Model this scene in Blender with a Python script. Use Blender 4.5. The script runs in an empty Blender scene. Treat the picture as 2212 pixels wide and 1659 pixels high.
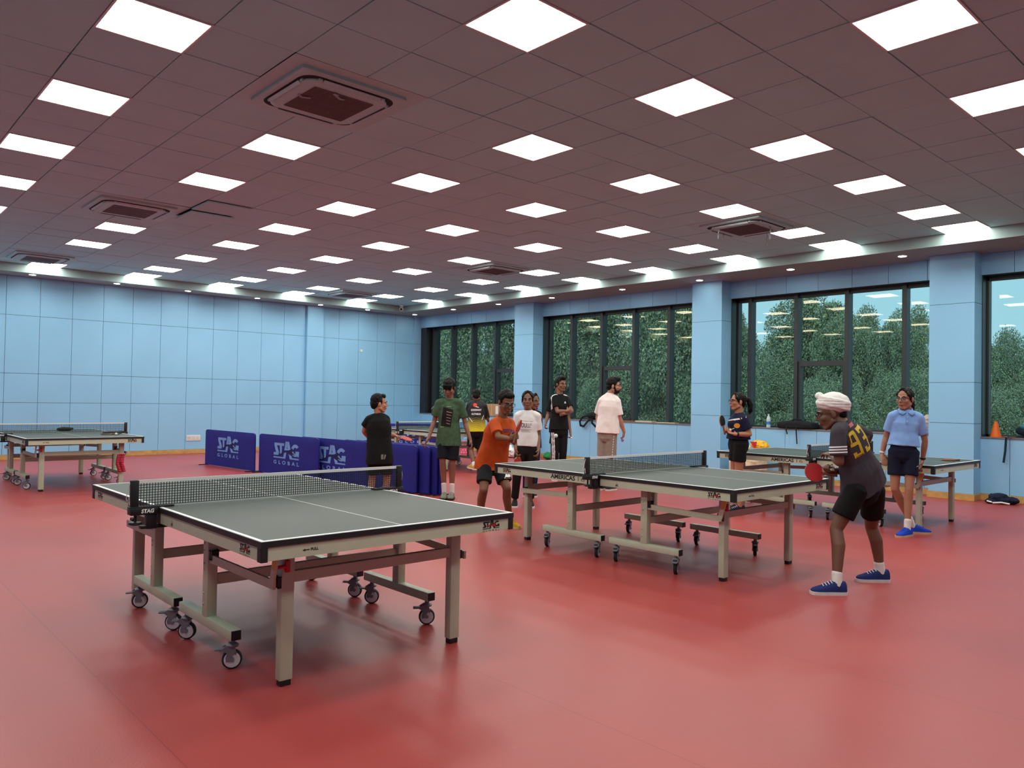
import bpy, bmesh, math, random
from mathutils import Vector, Matrix, noise, Quaternion
from mathutils.bvhtree import BVHTree
random.seed(7)
PI = math.pi
V = Vector
SC = bpy.context.scene
COL = SC.collection

# ------------------------------------------------------------------ helpers
def lin(c):
    return tuple(((x/255)/12.92 if x/255 <= .04045 else ((x/255+.055)/1.055)**2.4) for x in c)

def mat(name, rgb, rough=.6, metal=0., spec=.5, var=.08, scale=12., bump=0., bscale=60., emit=None, estr=0., coat=0.):
    m = bpy.data.materials.new(name); m.use_nodes = True
    nt = m.node_tree; b = nt.nodes['Principled BSDF']
    c = lin(rgb)
    b.inputs['Roughness'].default_value = rough
    b.inputs['Metallic'].default_value = metal
    b.inputs['Specular IOR Level'].default_value = spec
    b.inputs['Coat Weight'].default_value = coat
    tc = nt.nodes.new('ShaderNodeTexCoord')
    n = nt.nodes.new('ShaderNodeTexNoise'); n.inputs['Scale'].default_value = scale; n.inputs['Detail'].default_value = 4
    nt.links.new(tc.outputs['Object'], n.inputs['Vector'])
    r = nt.nodes.new('ShaderNodeValToRGB')
    r.color_ramp.elements[0].position = .3; r.color_ramp.elements[1].position = .7
    r.color_ramp.elements[0].color = tuple(max(0, x*(1-var)) for x in c)+(1,)
    r.color_ramp.elements[1].color = tuple(min(1, x*(1+var)) for x in c)+(1,)
    nt.links.new(n.outputs['Fac'], r.inputs['Fac'])
    nt.links.new(r.outputs['Color'], b.inputs['Base Color'])
    if bump:
        n2 = nt.nodes.new('ShaderNodeTexNoise'); n2.inputs['Scale'].default_value = bscale; n2.inputs['Detail'].default_value = 3
        nt.links.new(tc.outputs['Object'], n2.inputs['Vector'])
        bp = nt.nodes.new('ShaderNodeBump'); bp.inputs['Strength'].default_value = bump; bp.inputs['Distance'].default_value = .01
        nt.links.new(n2.outputs['Fac'], bp.inputs['Height']); nt.links.new(bp.outputs['Normal'], b.inputs['Normal'])
    if emit:
        b.inputs['Emission Color'].default_value = lin(emit)+(1,); b.inputs['Emission Strength'].default_value = estr
    return m

class MB:
    """collects shapes and links them as one mesh object"""
    def __init__(s): s.v = []; s.f = []; s.m = []
    def add(s, vs, fs, mi=0):
        o = len(s.v); s.v += [tuple(v) for v in vs]
        for f in fs: s.f.append(tuple(i+o for i in f)); s.m.append(mi)
        return s
    def box(s, lo, hi, mi=0):
        x0, y0, z0 = lo; x1, y1, z1 = hi
        return s.add([(x0,y0,z0),(x1,y0,z0),(x1,y1,z0),(x0,y1,z0),(x0,y0,z1),(x1,y0,z1),(x1,y1,z1),(x0,y1,z1)],
                     [(0,3,2,1),(4,5,6,7),(0,1,5,4),(1,2,6,5),(2,3,7,6),(3,0,4,7)], mi)
    def bbox(s, lo, hi, b=.004, mi=0):
        """box with bevelled vertical + horizontal edges"""
        bm = bmesh.new(); bmesh.ops.create_cube(bm, size=1)
        for v in bm.verts: v.co = V([lo[i]+(v.co[i]+.5)*(hi[i]-lo[i]) for i in range(3)])
        bmesh.ops.bevel(bm, geom=list(bm.edges), offset=b, segments=2, affect='EDGES', profile=.5)
        return s.bm(bm, mi)
    def bm(s, bm, mi=0):
        bm.verts.index_update(); s.add([v.co[:] for v in bm.verts], [[v.index for v in f.verts] for f in bm.faces], mi); bm.free(); return s
    def loft(s, rings, mi=0, cap=True):
        n = len(rings[0]); vs = [p for r in rings for p in r]; fs = []
        for i in range(len(rings)-1):
            for j in range(n): fs.append((i*n+j, i*n+(j+1) % n, (i+1)*n+(j+1) % n, (i+1)*n+j))
        if cap: fs.append(tuple(range(n-1, -1, -1))); fs.append(tuple((len(rings)-1)*n+j for j in range(n)))
        return s.add(vs, fs, mi)
    def bar(s, p0, p1, w, h, up=(0,0,1), mi=0):
        p0, p1 = V(p0), V(p1); d = (p1-p0).normalized(); a = d.cross(V(up)).normalized(); b = a.cross(d)
        q = [a*(-w/2)+b*(-h/2), a*(w/2)+b*(-h/2), a*(w/2)+b*(h/2), a*(-w/2)+b*(h/2)]
        return s.loft([[p0+x for x in q], [p1+x for x in q]], mi)
    def ring(s, c, ax, r, n, e=None):
        ax = V(ax).normalized(); t = V((0,0,1)) if abs(ax.z) < .9 else V((1,0,0))
        a = ax.cross(t).normalized(); b = ax.cross(a)
        return [V(c)+a*math.cos(2*PI*i/n)*r+b*math.sin(2*PI*i/n)*r for i in range(n)]
    def cyl(s, p0, p1, r0, r1=None, n=16, mi=0, cap=True):
        r1 = r0 if r1 is None else r1; ax = V(p1)-V(p0)
        return s.loft([s.ring(p0, ax, r0, n), s.ring(p1, ax, r1, n)], mi, cap)
    def tube(s, pts, r, n=8, mi=0):
        pts = [V(p) for p in pts]; rings = []
        rs = r if isinstance(r, (list, tuple)) else [r]*len(pts)
        ref = None
        for i, p in enumerate(pts):
            d = (pts[min(i+1, len(pts)-1)]-pts[max(i-1, 0)]).normalized()
            if ref is None: ref = V((0,0,1)) if abs(d.z) < .9 else V((1,0,0))
            a = (ref-d*ref.dot(d)).normalized(); ref = a; b = d.cross(a)
            rings.append([p+a*math.cos(2*PI*k/n)*rs[i]+b*math.sin(2*PI*k/n)*rs[i] for k in range(n)])
        return s.loft(rings, mi)
    def ell(s, c, ax, n=14, mi=0):
        """ellipsoid, ax = three axis vectors"""
        c = V(c); ax = [V(a) for a in ax]; rings = []
        top = c+ax[2]; bot = c-ax[2]; m = n//2+2
        for i in range(1, m):
            t = PI*i/m
            rings.append([c+ax[2]*math.cos(t)+(ax[0]*math.cos(2*PI*j/n)+ax[1]*math.sin(2*PI*j/n))*math.sin(t) for j in range(n)])
        vs = [top]+[p for r in rings for p in r]+[bot]; fs = []
        for j in range(n): fs.append((0, 1+(j+1) % n, 1+j))
        for i in range(len(rings)-1):
            for j in range(n): fs.append((1+i*n+j, 1+i*n+(j+1) % n, 1+(i+1)*n+(j+1) % n, 1+(i+1)*n+j))
        L = len(vs)-1; o = 1+(len(rings)-1)*n
        for j in range(n): fs.append((L, o+j, o+(j+1) % n))
        return s.add(vs, fs, mi)
    def sph(s, c, r, n=14, mi=0): return s.ell(c, ((r,0,0),(0,r,0),(0,0,r)), n, mi)
    def cap(s, p0, p1, r0, r1, n=14, mi=0):
        """tapered capsule"""
        s.sph(p0, r0, n, mi); s.sph(p1, r1, n, mi)
        if (V(p1)-V(p0)).length > 1e-5: s.cyl(p0, p1, r0, r1, n, mi)
        return s
    def lathe(s, prof, c=(0,0,0), n=24, mi=0):
        c = V(c)
        return s.loft([[c+V((r*math.cos(2*PI*j/n), r*math.sin(2*PI*j/n), z)) for j in range(n)] for r, z in prof], mi)
    def prism(s, poly, o, ex, ey, t, mi=0):
        """2-D polygon placed at o with axes ex, ey and given a thickness t along ex x ey"""
        o, ex, ey = V(o), V(ex), V(ey); n = ex.cross(ey).normalized()*t
        k = len(poly); a = [o+ex*x+ey*y for x, y in poly]
        return s.add(a+[p+n for p in a], [tuple(range(k-1, -1, -1)), tuple(range(k, 2*k))]+[(i, (i+1) % k, k+(i+1) % k, k+i) for i in range(k)], mi)
    def mesh(s, name, mats, smooth=False):
        me = bpy.data.meshes.new(name); me.from_pydata(s.v, [], s.f)
        for m in (mats if isinstance(mats, (list, tuple)) else [mats]): me.materials.append(m)
        for i, p in enumerate(me.polygons): p.material_index = s.m[i]; p.use_smooth = smooth
        me.update()
        bm = bmesh.new(); bm.from_mesh(me); bmesh.ops.recalc_face_normals(bm, faces=bm.faces); bm.to_mesh(me); bm.free()
        if smooth: me.shade_smooth(); autosm(me)
        return me
    def build(s, name, mats, parent=None, smooth=False, loc=(0,0,0)):
        return link(name, s.mesh(name, mats, smooth), parent, loc)

def autosm(me, ang=40):
    try: me.set_sharp_from_angle(angle=math.radians(ang))
    except Exception: pass

def link(name, me, parent=None, loc=(0,0,0)):
    o = bpy.data.objects.new(name, me); COL.objects.link(o); o.location = loc
    if parent: o.parent = parent
    return o
def tag(o, label, cat, group=None):
    o['label'] = label; o['category'] = cat
    if group: o['group'] = group
    return o
def thing(name, label, cat, loc=(0,0,0), rz=0, group=None):
    o = bpy.data.objects.new(name, None); COL.objects.link(o); o.empty_display_size = .1
    o.location = loc; o.rotation_euler = (0, 0, rz)
    return tag(o, label, cat, group)
def struct(o): o['kind'] = 'structure'; return o
def kids(o): return [c for c in bpy.data.objects if c.parent == o]
def copy_tree(o, parent=None, cm=None):
    if cm is None:
        cm = {}
        for c in bpy.data.objects:
            if c.parent: cm.setdefault(c.parent.name, []).append(c)
    c = o.copy(); COL.objects.link(c)
    if parent: c.parent = parent
    for ch in cm.get(o.name, []): copy_tree(ch, c, cm)
    return c
def dup(o, loc, label=None, rz=None, group=None):
    c = copy_tree(o); c.location = loc
    if rz is not None: c.rotation_euler = (0, 0, rz)
    if label: c['label'] = label
    if group: c['group'] = group
    return c

def text_mesh(txt, size, mats, bold=0., shear=0., space=1., name='lettering', width=None):
    """flat lettering mesh in the xy plane, centred"""
    cu = bpy.data.curves.new('t', 'FONT'); cu.body = txt; cu.size = size; cu.offset = bold; cu.shear = shear
    cu.space_character = space; cu.align_x = 'CENTER'; cu.align_y = 'CENTER'; cu.resolution_u = 3
    o = bpy.data.objects.new('t', cu); COL.objects.link(o); bpy.context.view_layer.update()
    me = bpy.data.meshes.new_from_object(o.evaluated_get(bpy.context.evaluated_depsgraph_get()))
    bpy.data.objects.remove(o); bpy.data.curves.remove(cu)
    me.materials.clear(); me.materials.append(mats); me.name = name
    if width:
        xs = [v.co.x for v in me.vertices]; k = width/(max(xs)-min(xs))
        for v in me.vertices: v.co.x *= k
    return me
def place_flat(me, o, ex, ey):
    """turn a mesh in the xy plane onto the plane through o spanned by ex, ey"""
    o, ex, ey = V(o), V(ex).normalized(), V(ey).normalized(); n = ex.cross(ey)
    M = Matrix((ex, ey, n)).transposed().to_4x4(); M.translation = o
    me.transform(M); return me

# ------------------------------------------------------------------ materials
M = {}
M['wall'] = mat('blue_wall_panel', (140,196,231), .55, var=.03, scale=1.2)
M['groove'] = mat('dark_joint', (60,72,82), .8)
M['plaster'] = mat('plaster', (146,168,166), .85, var=.03)
M['tile'] = mat('ceiling_tile', (168,230,233), .8, var=.03, scale=2., bump=.15, bscale=300)
M['tilegap'] = mat('ceiling_gap', (16,10,12), .9)
M['wood'] = mat('skirting_wood', (190,150,88), .5, var=.2, scale=9)
M['darkframe'] = mat('window_frame', (44,50,52), .45, var=.05)
M['reveal'] = mat('window_reveal', (34,36,40), .4, var=.2, scale=6)
M['sill'] = mat('sill_stone', (120,112,112), .5)
M['white'] = mat('white_plastic', (225,225,222), .4, var=.02)
M['offwhite'] = mat('unit_plastic', (164,208,208), .5, var=.02)
M['black'] = mat('black_plastic', (20,21,24), .45, var=.05)
M['dgrey'] = mat('dark_grille', (70,60,56), .7)
M['frame'] = mat('beige_steel', (190,202,176), .42, metal=.0, var=.03)
M['tgreen'] = None
M['edge'] = mat('table_edge_black', (24,30,32), .5)
M['rubber'] = mat('tyre_rubber', (28,28,32), .7)
M['castergrey'] = mat('caster_grey', (122,126,134), .45)
M['hub'] = mat('wheel_hub', (226,226,228), .4)
M['red'] = mat('red_plastic', (196,30,36), .4)
M['yellowtag'] = mat('yellow_sticker', (222,170,50), .6)
M['ink'] = mat('black_ink', (26,24,26), .6)
M['redink'] = mat('red_ink', (170,30,34), .6)
M['greyink'] = mat('grey_ink', (120,116,108), .6)
M['whiteink'] = mat('white_ink', (235,235,235), .6)
M['cord'] = mat('white_cord', (230,232,232), .7)
M['thread'] = mat('net_thread', (20,28,28), .8)
M['bluecloth'] = mat('barrier_cloth', (16,20,128), .75, var=.12, scale=5, bump=.25, bscale=9)
M['bluecloth2'] = mat('barrier_edge', (12,14,78), .8)
M['paleblue'] = mat('barrier_print', (112,158,214), .7, var=.08, scale=8)
M['light'] = mat('diffuser', (255,255,250), .5, emit=(255,255,246), estr=16.5)
M['dl'] = mat('downlight_lens', (255,250,240), .5, emit=(255,250,238), estr=55.0)

def top_mat():
    m = bpy.data.materials.new('playing_surface'); m.use_nodes = True; nt = m.node_tree; b = nt.nodes['Principled BSDF']
    b.inputs['Roughness'].default_value = .5; b.inputs['Specular IOR Level'].default_value = .35
    tc = nt.nodes.new('ShaderNodeTexCoord'); sx = nt.nodes.new('ShaderNodeSeparateXYZ'); nt.links.new(tc.outputs['Object'], sx.inputs[0])
    def mth(op, a, bb=None):
        n = nt.nodes.new('ShaderNodeMath'); n.operation = op
        for i, q in enumerate((a, bb)):
            if q is None: continue
            if isinstance(q, (int, float)): n.inputs[i].default_value = q
            else: nt.links.new(q, n.inputs[i])
        return n.outputs[0]
    ax = mth('ABSOLUTE', sx.outputs[0]); ay = mth('ABSOLUTE', sx.outputs[1])
    e = mth('GREATER_THAN', ax, .7625-.02); e2 = mth('GREATER_THAN', ay, 1.37-.02); e3 = mth('LESS_THAN', ax, .0028)
    mk = mth('MAXIMUM', mth('MAXIMUM', e, e2), e3)
    n = nt.nodes.new('ShaderNodeTexNoise'); n.inputs['Scale'].default_value = 3; nt.links.new(tc.outputs['Object'], n.inputs['Vector'])
    r = nt.nodes.new('ShaderNodeValToRGB'); r.color_ramp.elements[0].color = lin((60,70,64))+(1,); r.color_ramp.elements[1].color = lin((70,80,73))+(1,)
    nt.links.new(n.outputs['Fac'], r.inputs['Fac'])
    mx = nt.nodes.new('ShaderNodeMix'); mx.data_type = 'RGBA'; nt.links.new(mk, mx.inputs[0]); nt.links.new(r.outputs['Color'], mx.inputs[6]); mx.inputs[7].default_value = lin((235,238,236))+(1,)
    nt.links.new(mx.outputs[2], b.inputs['Base Color']); return m
M['tgreen'] = top_mat()

def floor_mat():
    m = bpy.data.materials.new('red_vinyl'); m.use_nodes = True; nt = m.node_tree; b = nt.nodes['Principled BSDF']
    tc = nt.nodes.new('ShaderNodeTexCoord'); sx = nt.nodes.new('ShaderNodeSeparateXYZ'); nt.links.new(tc.outputs['Object'], sx.inputs[0])
    def mth(op, a, bb=None, cc=None):
        n = nt.nodes.new('ShaderNodeMath'); n.operation = op
        for i, q in enumerate((a, bb, cc)):
            if q is None: continue
            if isinstance(q, (int, float)): n.inputs[i].default_value = q
            else: nt.links.new(q, n.inputs[i])
        return n.outputs[0]
    d = mth('PINGPONG', mth('ADD', sx.outputs[0], -1.105+1.508*4), .754)
    seam = mth('LESS_THAN', d, .0022)
    n = nt.nodes.new('ShaderNodeTexNoise'); n.inputs['Scale'].default_value = .9; n.inputs['Detail'].default_value = 5; nt.links.new(tc.outputs['Object'], n.inputs['Vector'])
    r = nt.nodes.new('ShaderNodeValToRGB'); r.color_ramp.elements[0].position = .3; r.color_ramp.elements[1].position = .72
    r.color_ramp.elements[0].color = lin((158,58,56))+(1,); r.color_ramp.elements[1].color = lin((170,69,65))+(1,)
    nt.links.new(n.outputs['Fac'], r.inputs['Fac'])
    n2 = nt.nodes.new('ShaderNodeTexNoise'); n2.inputs['Scale'].default_value = 26; n2.inputs['Detail'].default_value = 6; nt.links.new(tc.outputs['Object'], n2.inputs['Vector'])
    r2 = nt.nodes.new('ShaderNodeValToRGB'); r2.color_ramp.elements[0].position = .62; r2.color_ramp.elements[1].position = .8
    r2.color_ramp.elements[0].color = (0,0,0,1); r2.color_ramp.elements[1].color = (.25,.25,.25,1); nt.links.new(n2.outputs['Fac'], r2.inputs['Fac'])
    mx = nt.nodes.new('ShaderNodeMix'); mx.data_type = 'RGBA'; nt.links.new(r2.outputs['Color'], mx.inputs[0]); nt.links.new(r.outputs['Color'], mx.inputs[6]); mx.inputs[7].default_value = lin((174,90,84))+(1,)
    mx2 = nt.nodes.new('ShaderNodeMix'); mx2.data_type = 'RGBA'; nt.links.new(mth('MULTIPLY', seam, .45), mx2.inputs[0]); nt.links.new(mx.outputs[2], mx2.inputs[6]); mx2.inputs[7].default_value = lin((88,34,38))+(1,)
    nt.links.new(mx2.outputs[2], b.inputs['Base Color'])
    rr = mth('MULTIPLY_ADD', n.outputs['Fac'], .16, .31); nt.links.new(rr, b.inputs['Roughness'])
    b.inputs['Specular IOR Level'].default_value = .45
    bp = nt.nodes.new('ShaderNodeBump'); bp.inputs['Strength'].default_value = .12; bp.inputs['Distance'].default_value = .004
    n3 = nt.nodes.new('ShaderNodeTexNoise'); n3.inputs['Scale'].default_value = 90; nt.links.new(tc.outputs['Object'], n3.inputs['Vector'])
    nt.links.new(n3.outputs['Fac'], bp.inputs['Height']); nt.links.new(bp.outputs['Normal'], b.inputs['Normal'])
    return m
M['floor'] = floor_mat()

def glass_mat():
    m = bpy.data.materials.new('window_glass'); m.use_nodes = True; nt = m.node_tree; nt.nodes.clear()
    out = nt.nodes.new('ShaderNodeOutputMaterial'); mix = nt.nodes.new('ShaderNodeMixShader')
    t = nt.nodes.new('ShaderNodeBsdfTransparent'); t.inputs[0].default_value = (.84,.94,.94,1)
    g = nt.nodes.new('ShaderNodeBsdfGlossy'); g.inputs['Roughness'].default_value = .015; g.inputs[0].default_value = (1,.88,.62,1)
    f = nt.nodes.new('ShaderNodeFresnel'); f.inputs[0].default_value = 1.5
    ml = nt.nodes.new('ShaderNodeMath'); ml.operation = 'MULTIPLY'; ml.inputs[1].default_value = 1.1
    nt.links.new(f.outputs[0], ml.inputs[0]); nt.links.new(ml.outputs[0], mix.inputs[0])
    nt.links.new(t.outputs[0], mix.inputs[1]); nt.links.new(g.outputs[0], mix.inputs[2]); nt.links.new(mix.outputs[0], out.inputs[0]); return m
M['glass'] = glass_mat()

# ------------------------------------------------------------------ camera and sky
cam = bpy.data.objects.new('camera', bpy.data.cameras.new('camera')); COL.objects.link(cam); SC.camera = cam
yaw, pit, rol = 0.74064, 0.01884, 0.01706
F = V((math.sin(yaw)*math.cos(pit), math.cos(yaw)*math.cos(pit), math.sin(pit)))
R0 = V((math.cos(yaw), -math.sin(yaw), 0)); U0 = R0.cross(F)
RT = R0*math.cos(rol)+U0*math.sin(rol); UP = -R0*math.sin(rol)+U0*math.cos(rol)
cm = Matrix((RT, UP, -F)).transposed().to_4x4(); cm.translation = (0, 0, 1.41906); cam.matrix_world = cm
cam.data.sensor_fit = 'HORIZONTAL'; cam.data.sensor_width = 36; cam.data.lens = 1670.08022/2212*36
cam.data.clip_end = 300
FH = V((math.sin(yaw), math.cos(yaw), 0)); RH = V((math.cos(yaw), -math.sin(yaw), 0))   # horizontal view axes, for facings

SC.view_settings.view_transform = 'Standard'; SC.view_settings.look = 'None'; SC.view_settings.gamma = 1
SC.view_settings.exposure = 0.0
try: SC.view_settings.use_curve_mapping = False
except Exception: pass
w = bpy.data.worlds.new('sky'); SC.world = w; w.use_nodes = True; nt = w.node_tree
bg = nt.nodes['Background']; bg.inputs['Strength'].default_value = 1.0
tc = nt.nodes.new('ShaderNodeTexCoord'); sx = nt.nodes.new('ShaderNodeSeparateXYZ'); nt.links.new(tc.outputs['Generated'], sx.inputs[0])
rp = nt.nodes.new('ShaderNodeValToRGB'); nt.links.new(sx.outputs[2], rp.inputs[0])
e = rp.color_ramp.elements
e[0].position = 0.0; e[0].color = lin((176,222,234))+(1,); e[1].position = .35; e[1].color = lin((160,222,242))+(1,)
nt.links.new(rp.outputs[0], bg.inputs[0])

# ------------------------------------------------------------------ room shell
X0, X1, Y0, Y1 = -3.4, 13.24, -4.5, 18.5
ZB, ZC = 3.755, 3.92571
FX, FY = 12.17, 17.83           # inner faces of the lowered ceiling border
GA, GB = 3.79393, 4.04553         # ceiling grid origin

struct(MB().box((X0-.2, Y0-.2, -.1), (14.0, Y1+.2, 0)).build('floor', M['floor']))

def panel_wall(name, cells, axis, face, inward, backing, parent=None):
    """panels 18 mm proud of a dark backing, 6 mm joints; axis 'x' wall runs along x at y=face"""
    b = MB(); g = .0035; t = .02
    (a0, a1, z0, z1) = backing
    def bx(u0, u1, w0, w1, d0, d1, mi):
        lo, hi = min(face+inward*d0, face+inward*d1), max(face+inward*d0, face+inward*d1)
        if axis == 'x': b.box((u0, lo, w0), (u1, hi, w1), mi)
        else: b.box((lo, u0, w0), (hi, u1, w1), mi)
    for bk in (backing if isinstance(backing, list) else [backing]): bx(bk[0], bk[1], bk[2], bk[3], -.15, -t, 1)
    for (u0, u1, w0, w1) in cells: bx(u0+g, u1-g, w0+g, w1-g, -t, 0, 0)
    return struct(b.build(name, [M['wall'], M['groove']], parent))

rows = [.1, 1.165, 1.765, 2.955, ZB]
xs = [X0]+[2.97+.6025*k for k in range(-10, 12)]+[10.57+.6025*k for k in range(0, 5)]
xs = sorted(x for x in xs if X0 <= x <= X1 and not 9.62 < x < 10.1)+[X1]
cells = [(xs[i], xs[i+1], rows[j], rows[j+1]) for i in range(len(xs)-1) for j in range(4) if xs[i+1]-xs[i] > .02]
panel_wall('wall_left', cells, 'x', Y1, -1, (X0, 14.0, 0, 4.0))
for i, (u0, u1, d) in enumerate(((9.60, 10.06, .09), (13.0, 13.24, .05))):
    b = MB()
    for j in range(4): b.box((u0, Y1-d, rows[j]+.0035), (u1, Y1-.001, rows[j+1]-.0035))
    b.box((u0+.01, Y1-d+.01, 0), (u1-.01, Y1-.001, ZB), 1)
    struct(b.build('trim_%d' % (i+1), [M['wall'], M['groove']]))
# walls behind the viewer
ys = [Y0+.6*k for k in range(0, 39)]
panel_wall('wall_rear', [(X0+.6*k, min(X0+.6*(k+1), 14), rows[j], rows[j+1]) for k in range(29) for j in range(4)], 'x', Y0, 1, (X0, 14.0, 0, 4.0))
panel_wall('wall_side', [(ys[k], min(ys[k]+.6, Y1), rows[j], rows[j+1]) for k in range(39) for j in range(4)], 'y', X0, 1, (Y0, Y1, 0, 4.0))

# window wall: columns, parapet, header
COLS = [(3.877, 4.51), (8.22, 8.89), (13.42, 14.08)]
ZS, ZT, XG = .96, 3.43, 13.53
yl = [Y0]+[v for v in [7.06+.595*k for k in range(-19, 20)] if Y0 < v < Y1]+[Y1]
cellsP = [(yl[i], yl[i+1], .1, ZS-.02) for i in range(len(yl)-1)]
yh = [Y0]+[v for v in [4.65+.605*k for k in range(-15, 24)] if Y0 < v < Y1]+[Y1]
cellsH = [(yh[i], yh[i+1], ZT, ZB) for i in range(len(yh)-1)]
wr = panel_wall('wall_right', cellsP, 'y', X1, -1, (Y0, Y1, 0, ZS-.02))
b = MB()
for (u0, u1, w0, w1) in cellsH: b.box((X1, u0+.0035, w0), (X1+.02, u1-.0035, w1-.0035))
b.box((X1+.02, Y0, ZT), (XG+.1, Y1, 4.0), 1)
b.box((X1+.01, Y0, ZT-.004), (XG+.1, Y1, ZT), 2)
struct(b.build('wall_right_header', [M['wall'], M['groove'], M['reveal']])).name = 'trim_3'
struct(MB().box((X1-.012, Y0, ZS-.02), (XG+.12, Y1, ZS)).build('trim_4', M['sill']))
for i, (u0, u1) in enumerate(COLS):
    b = MB(); XF = 12.93
    rr = [.1, 1.16, 1.78, 2.985, ZB]
    b.box((XF+.012, u0+.012, 0), (XG+.1, u1-.012, 4.0), 1)
    for j in range(4): b.box((XF, u0, rr[j]+.003), (X1+.03, u1, rr[j+1]-.003))
    b.box((X1+.03, u0-.012, ZS), (XG+.1, u0, ZT), 2); b.box((X1+.03, u1, ZS), (XG+.1, u1+.012, ZT), 2)
    struct(b.build('trim_%d' % (5+i), [M['wall'], M['groove'], M['reveal']]))
# the wall beyond the last window, and the far jamb
b = MB(); b.box((X1+.001, 18.2, ZS), (XG+.1, Y1+.2, ZT), 0); b.box((X1, Y0, ZS), (XG+.1, -.6, ZT), 1)
struct(b.build('trim_8', [M['reveal'], M['wall']]))
# skirting
b = MB(); b.bbox((X0, Y1-.016, 0), (X1, Y1, .1), .004)
b.bbox((9.59, Y1-.105, 0), (10.07, Y1-.0, .1), .004); b.bbox((12.99, Y1-.066, 0), (X1, Y1, .1), .004)
struct(b.build('baseboard_left', M['wood']))
b = MB(); b.bbox((X1-.016, Y0, 0), (X1, Y1, .1), .004)
for (u0, u1) in COLS: b.bbox((12.93-.016, u0-.016, 0), (X1, u1+.016, .1), .004)
struct(b.build('baseboard_right', M['wood']))

# windows: mullions, a vent sash with a transom, panes
MUL = [18.1, 17.22, 16.33, 15.38, 14.45, 13.5, 12.62, 11.68, 10.75, 9.81, 8.87, 7.91, 6.97, 6.03, 5.07, 4.13, 3.2, 2.26, 1.32, .38, -.55]
WIN = [(14.08, 18.2, (15.38, 14.45)), (8.89, 13.42, (11.68, 10.75)), (4.51, 8.22, (6.97, 6.03)), (-.6, 3.877, (2.26, 1.32))]
for i, (u0, u1, sash) in enumerate(WIN):
    r = bpy.data.objects.new('window_%d' % (i+1), None); COL.objects.link(r); struct(r); r.location = (XG, (u0+u1)/2, ZS)
    P = V(r.location); off = lambda bb: [setattr(bb, 'v', [tuple(V(v)-P) for v in bb.v]), bb][1]
    f = MB()
    f.box((XG-.06, u0, ZT-.06), (XG+.06, u1, ZT)); f.box((XG-.06, u0, ZS), (XG+.06, u1, ZS+.035))
    for m in MUL:
        if u0 < m < u1: f.bbox((XG-.11, m-.036, ZS), (XG+.06, m+.036, ZT), .004)
    f.box((XG-.06, u1-.04, ZS), (XG+.06, u1, ZT)); f.box((XG-.06, u0, ZS), (XG+.06, u0+.04, ZT))
    off(f).build('frame', M['darkframe'], r)
    s = MB(); s0, s1 = max(sash[1], u0)+.036, sash[0]-.036
    s.box((XG-.075, s0, 2.10), (XG+.05, s1, 2.19))
    for q in (s0, s1-.045): s.box((XG-.075, q, ZS+.035), (XG+.05, q+.045, 2.10))
    s.box((XG-.075, s0, ZS+.035), (XG+.05, s1, ZS+.08))
    off(s).build('sash', M['darkframe'], r)
    g = MB(); g.add([(XG, u0+.03, ZS+.03), (XG, u1-.03, ZS+.03), (XG, u1-.03, ZT-.05), (XG, u0+.03, ZT-.05)], [(0,1,2,3)])
    po = off(g).build('pane', M['glass'], r)
    if po.data.polygons[0].normal.x > 0: po.data.flip_normals()

# ceiling of loose-laid square tiles
AC = [(-1, 3), (-1, 12), (-1, 21), (10, 3), (10, 12), (10, 21)]
LIGHTS = []
for k in range(-2, 5):
    for m in range(-2, 8):
        a, c = 3*k-.5, 3*m-.5
        if any(abs(a-p) < 1.3 and abs(c-q) < 1.3 for p, q in AC): continue
        LIGHTS.append((a, c))
LIGHTS += [(13.5, 3*m-.5) for m in range(-2, 8)]+[(3*k-.5, 22.5) for k in range(-2, 5)]
LC = {(math.floor(a), math.floor(c)) for a, c in LIGHTS}
b = MB()
ia0 = math.floor((X0-GA)/.6); ia1 = math.ceil((FX-GA)/.6); ib0 = math.floor((Y0-GB)/.6); ib1 = math.ceil((FY-GB)/.6)
rnd = random.Random(3)
DROP = {(0, 11): .05, (0, 10): .02}
for ia in range(ia0, ia1):
    for ib in range(ib0, ib1):
        if (ia, ib) in LC: continue
        if any(-1 <= ia-p <= 0 and -1 <= ib-q <= 0 for p, q in AC): continue
        xa, xb = max(GA+ia*.6, X0), min(GA+ia*.6+.6, FX+.02); ya, yb = max(GB+ib*.6, Y0), min(GB+ib*.6+.6, FY+.02)
        if xb-xa < .03 or yb-ya < .03: continue
        g = .0034+rnd.random()*.002; z = ZC+rnd.uniform(-.002, .0025)-DROP.get((ia, ib), 0)
        dz = [z+rnd.uniform(-.0018, .0018) for _ in range(4)]
        x0_, x1_, y0_, y1_ = xa+g, xb-g, ya+g, yb-g
        b.add([(x0_,y0_,dz[0]),(x1_,y0_,dz[1]),(x1_,y1_,dz[2]),(x0_,y1_,dz[3]),(x0_,y0_,z+.018),(x1_,y0_,z+.018),(x1_,y1_,z+.018),(x0_,y1_,z+.018)],
              [(0,3,2,1),(0,1,5,4),(1,2,6,5),(2,3,7,6),(3,0,4,7)])
b.box((X0, Y0, ZC+.03), (14.0, Y1+.2, ZC+.2), 1)
struct(b.build('ceiling', [M['tile'], M['tilegap']]))
# lowered plaster border
b = MB(); b.box((FX, Y0, ZB), (14.0, Y1+.2, ZC+.02)); b.box((X0, FY, ZB), (FX, Y1+.2, ZC+.02))
struct(b.build('trim_9', M['plaster']))

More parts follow.
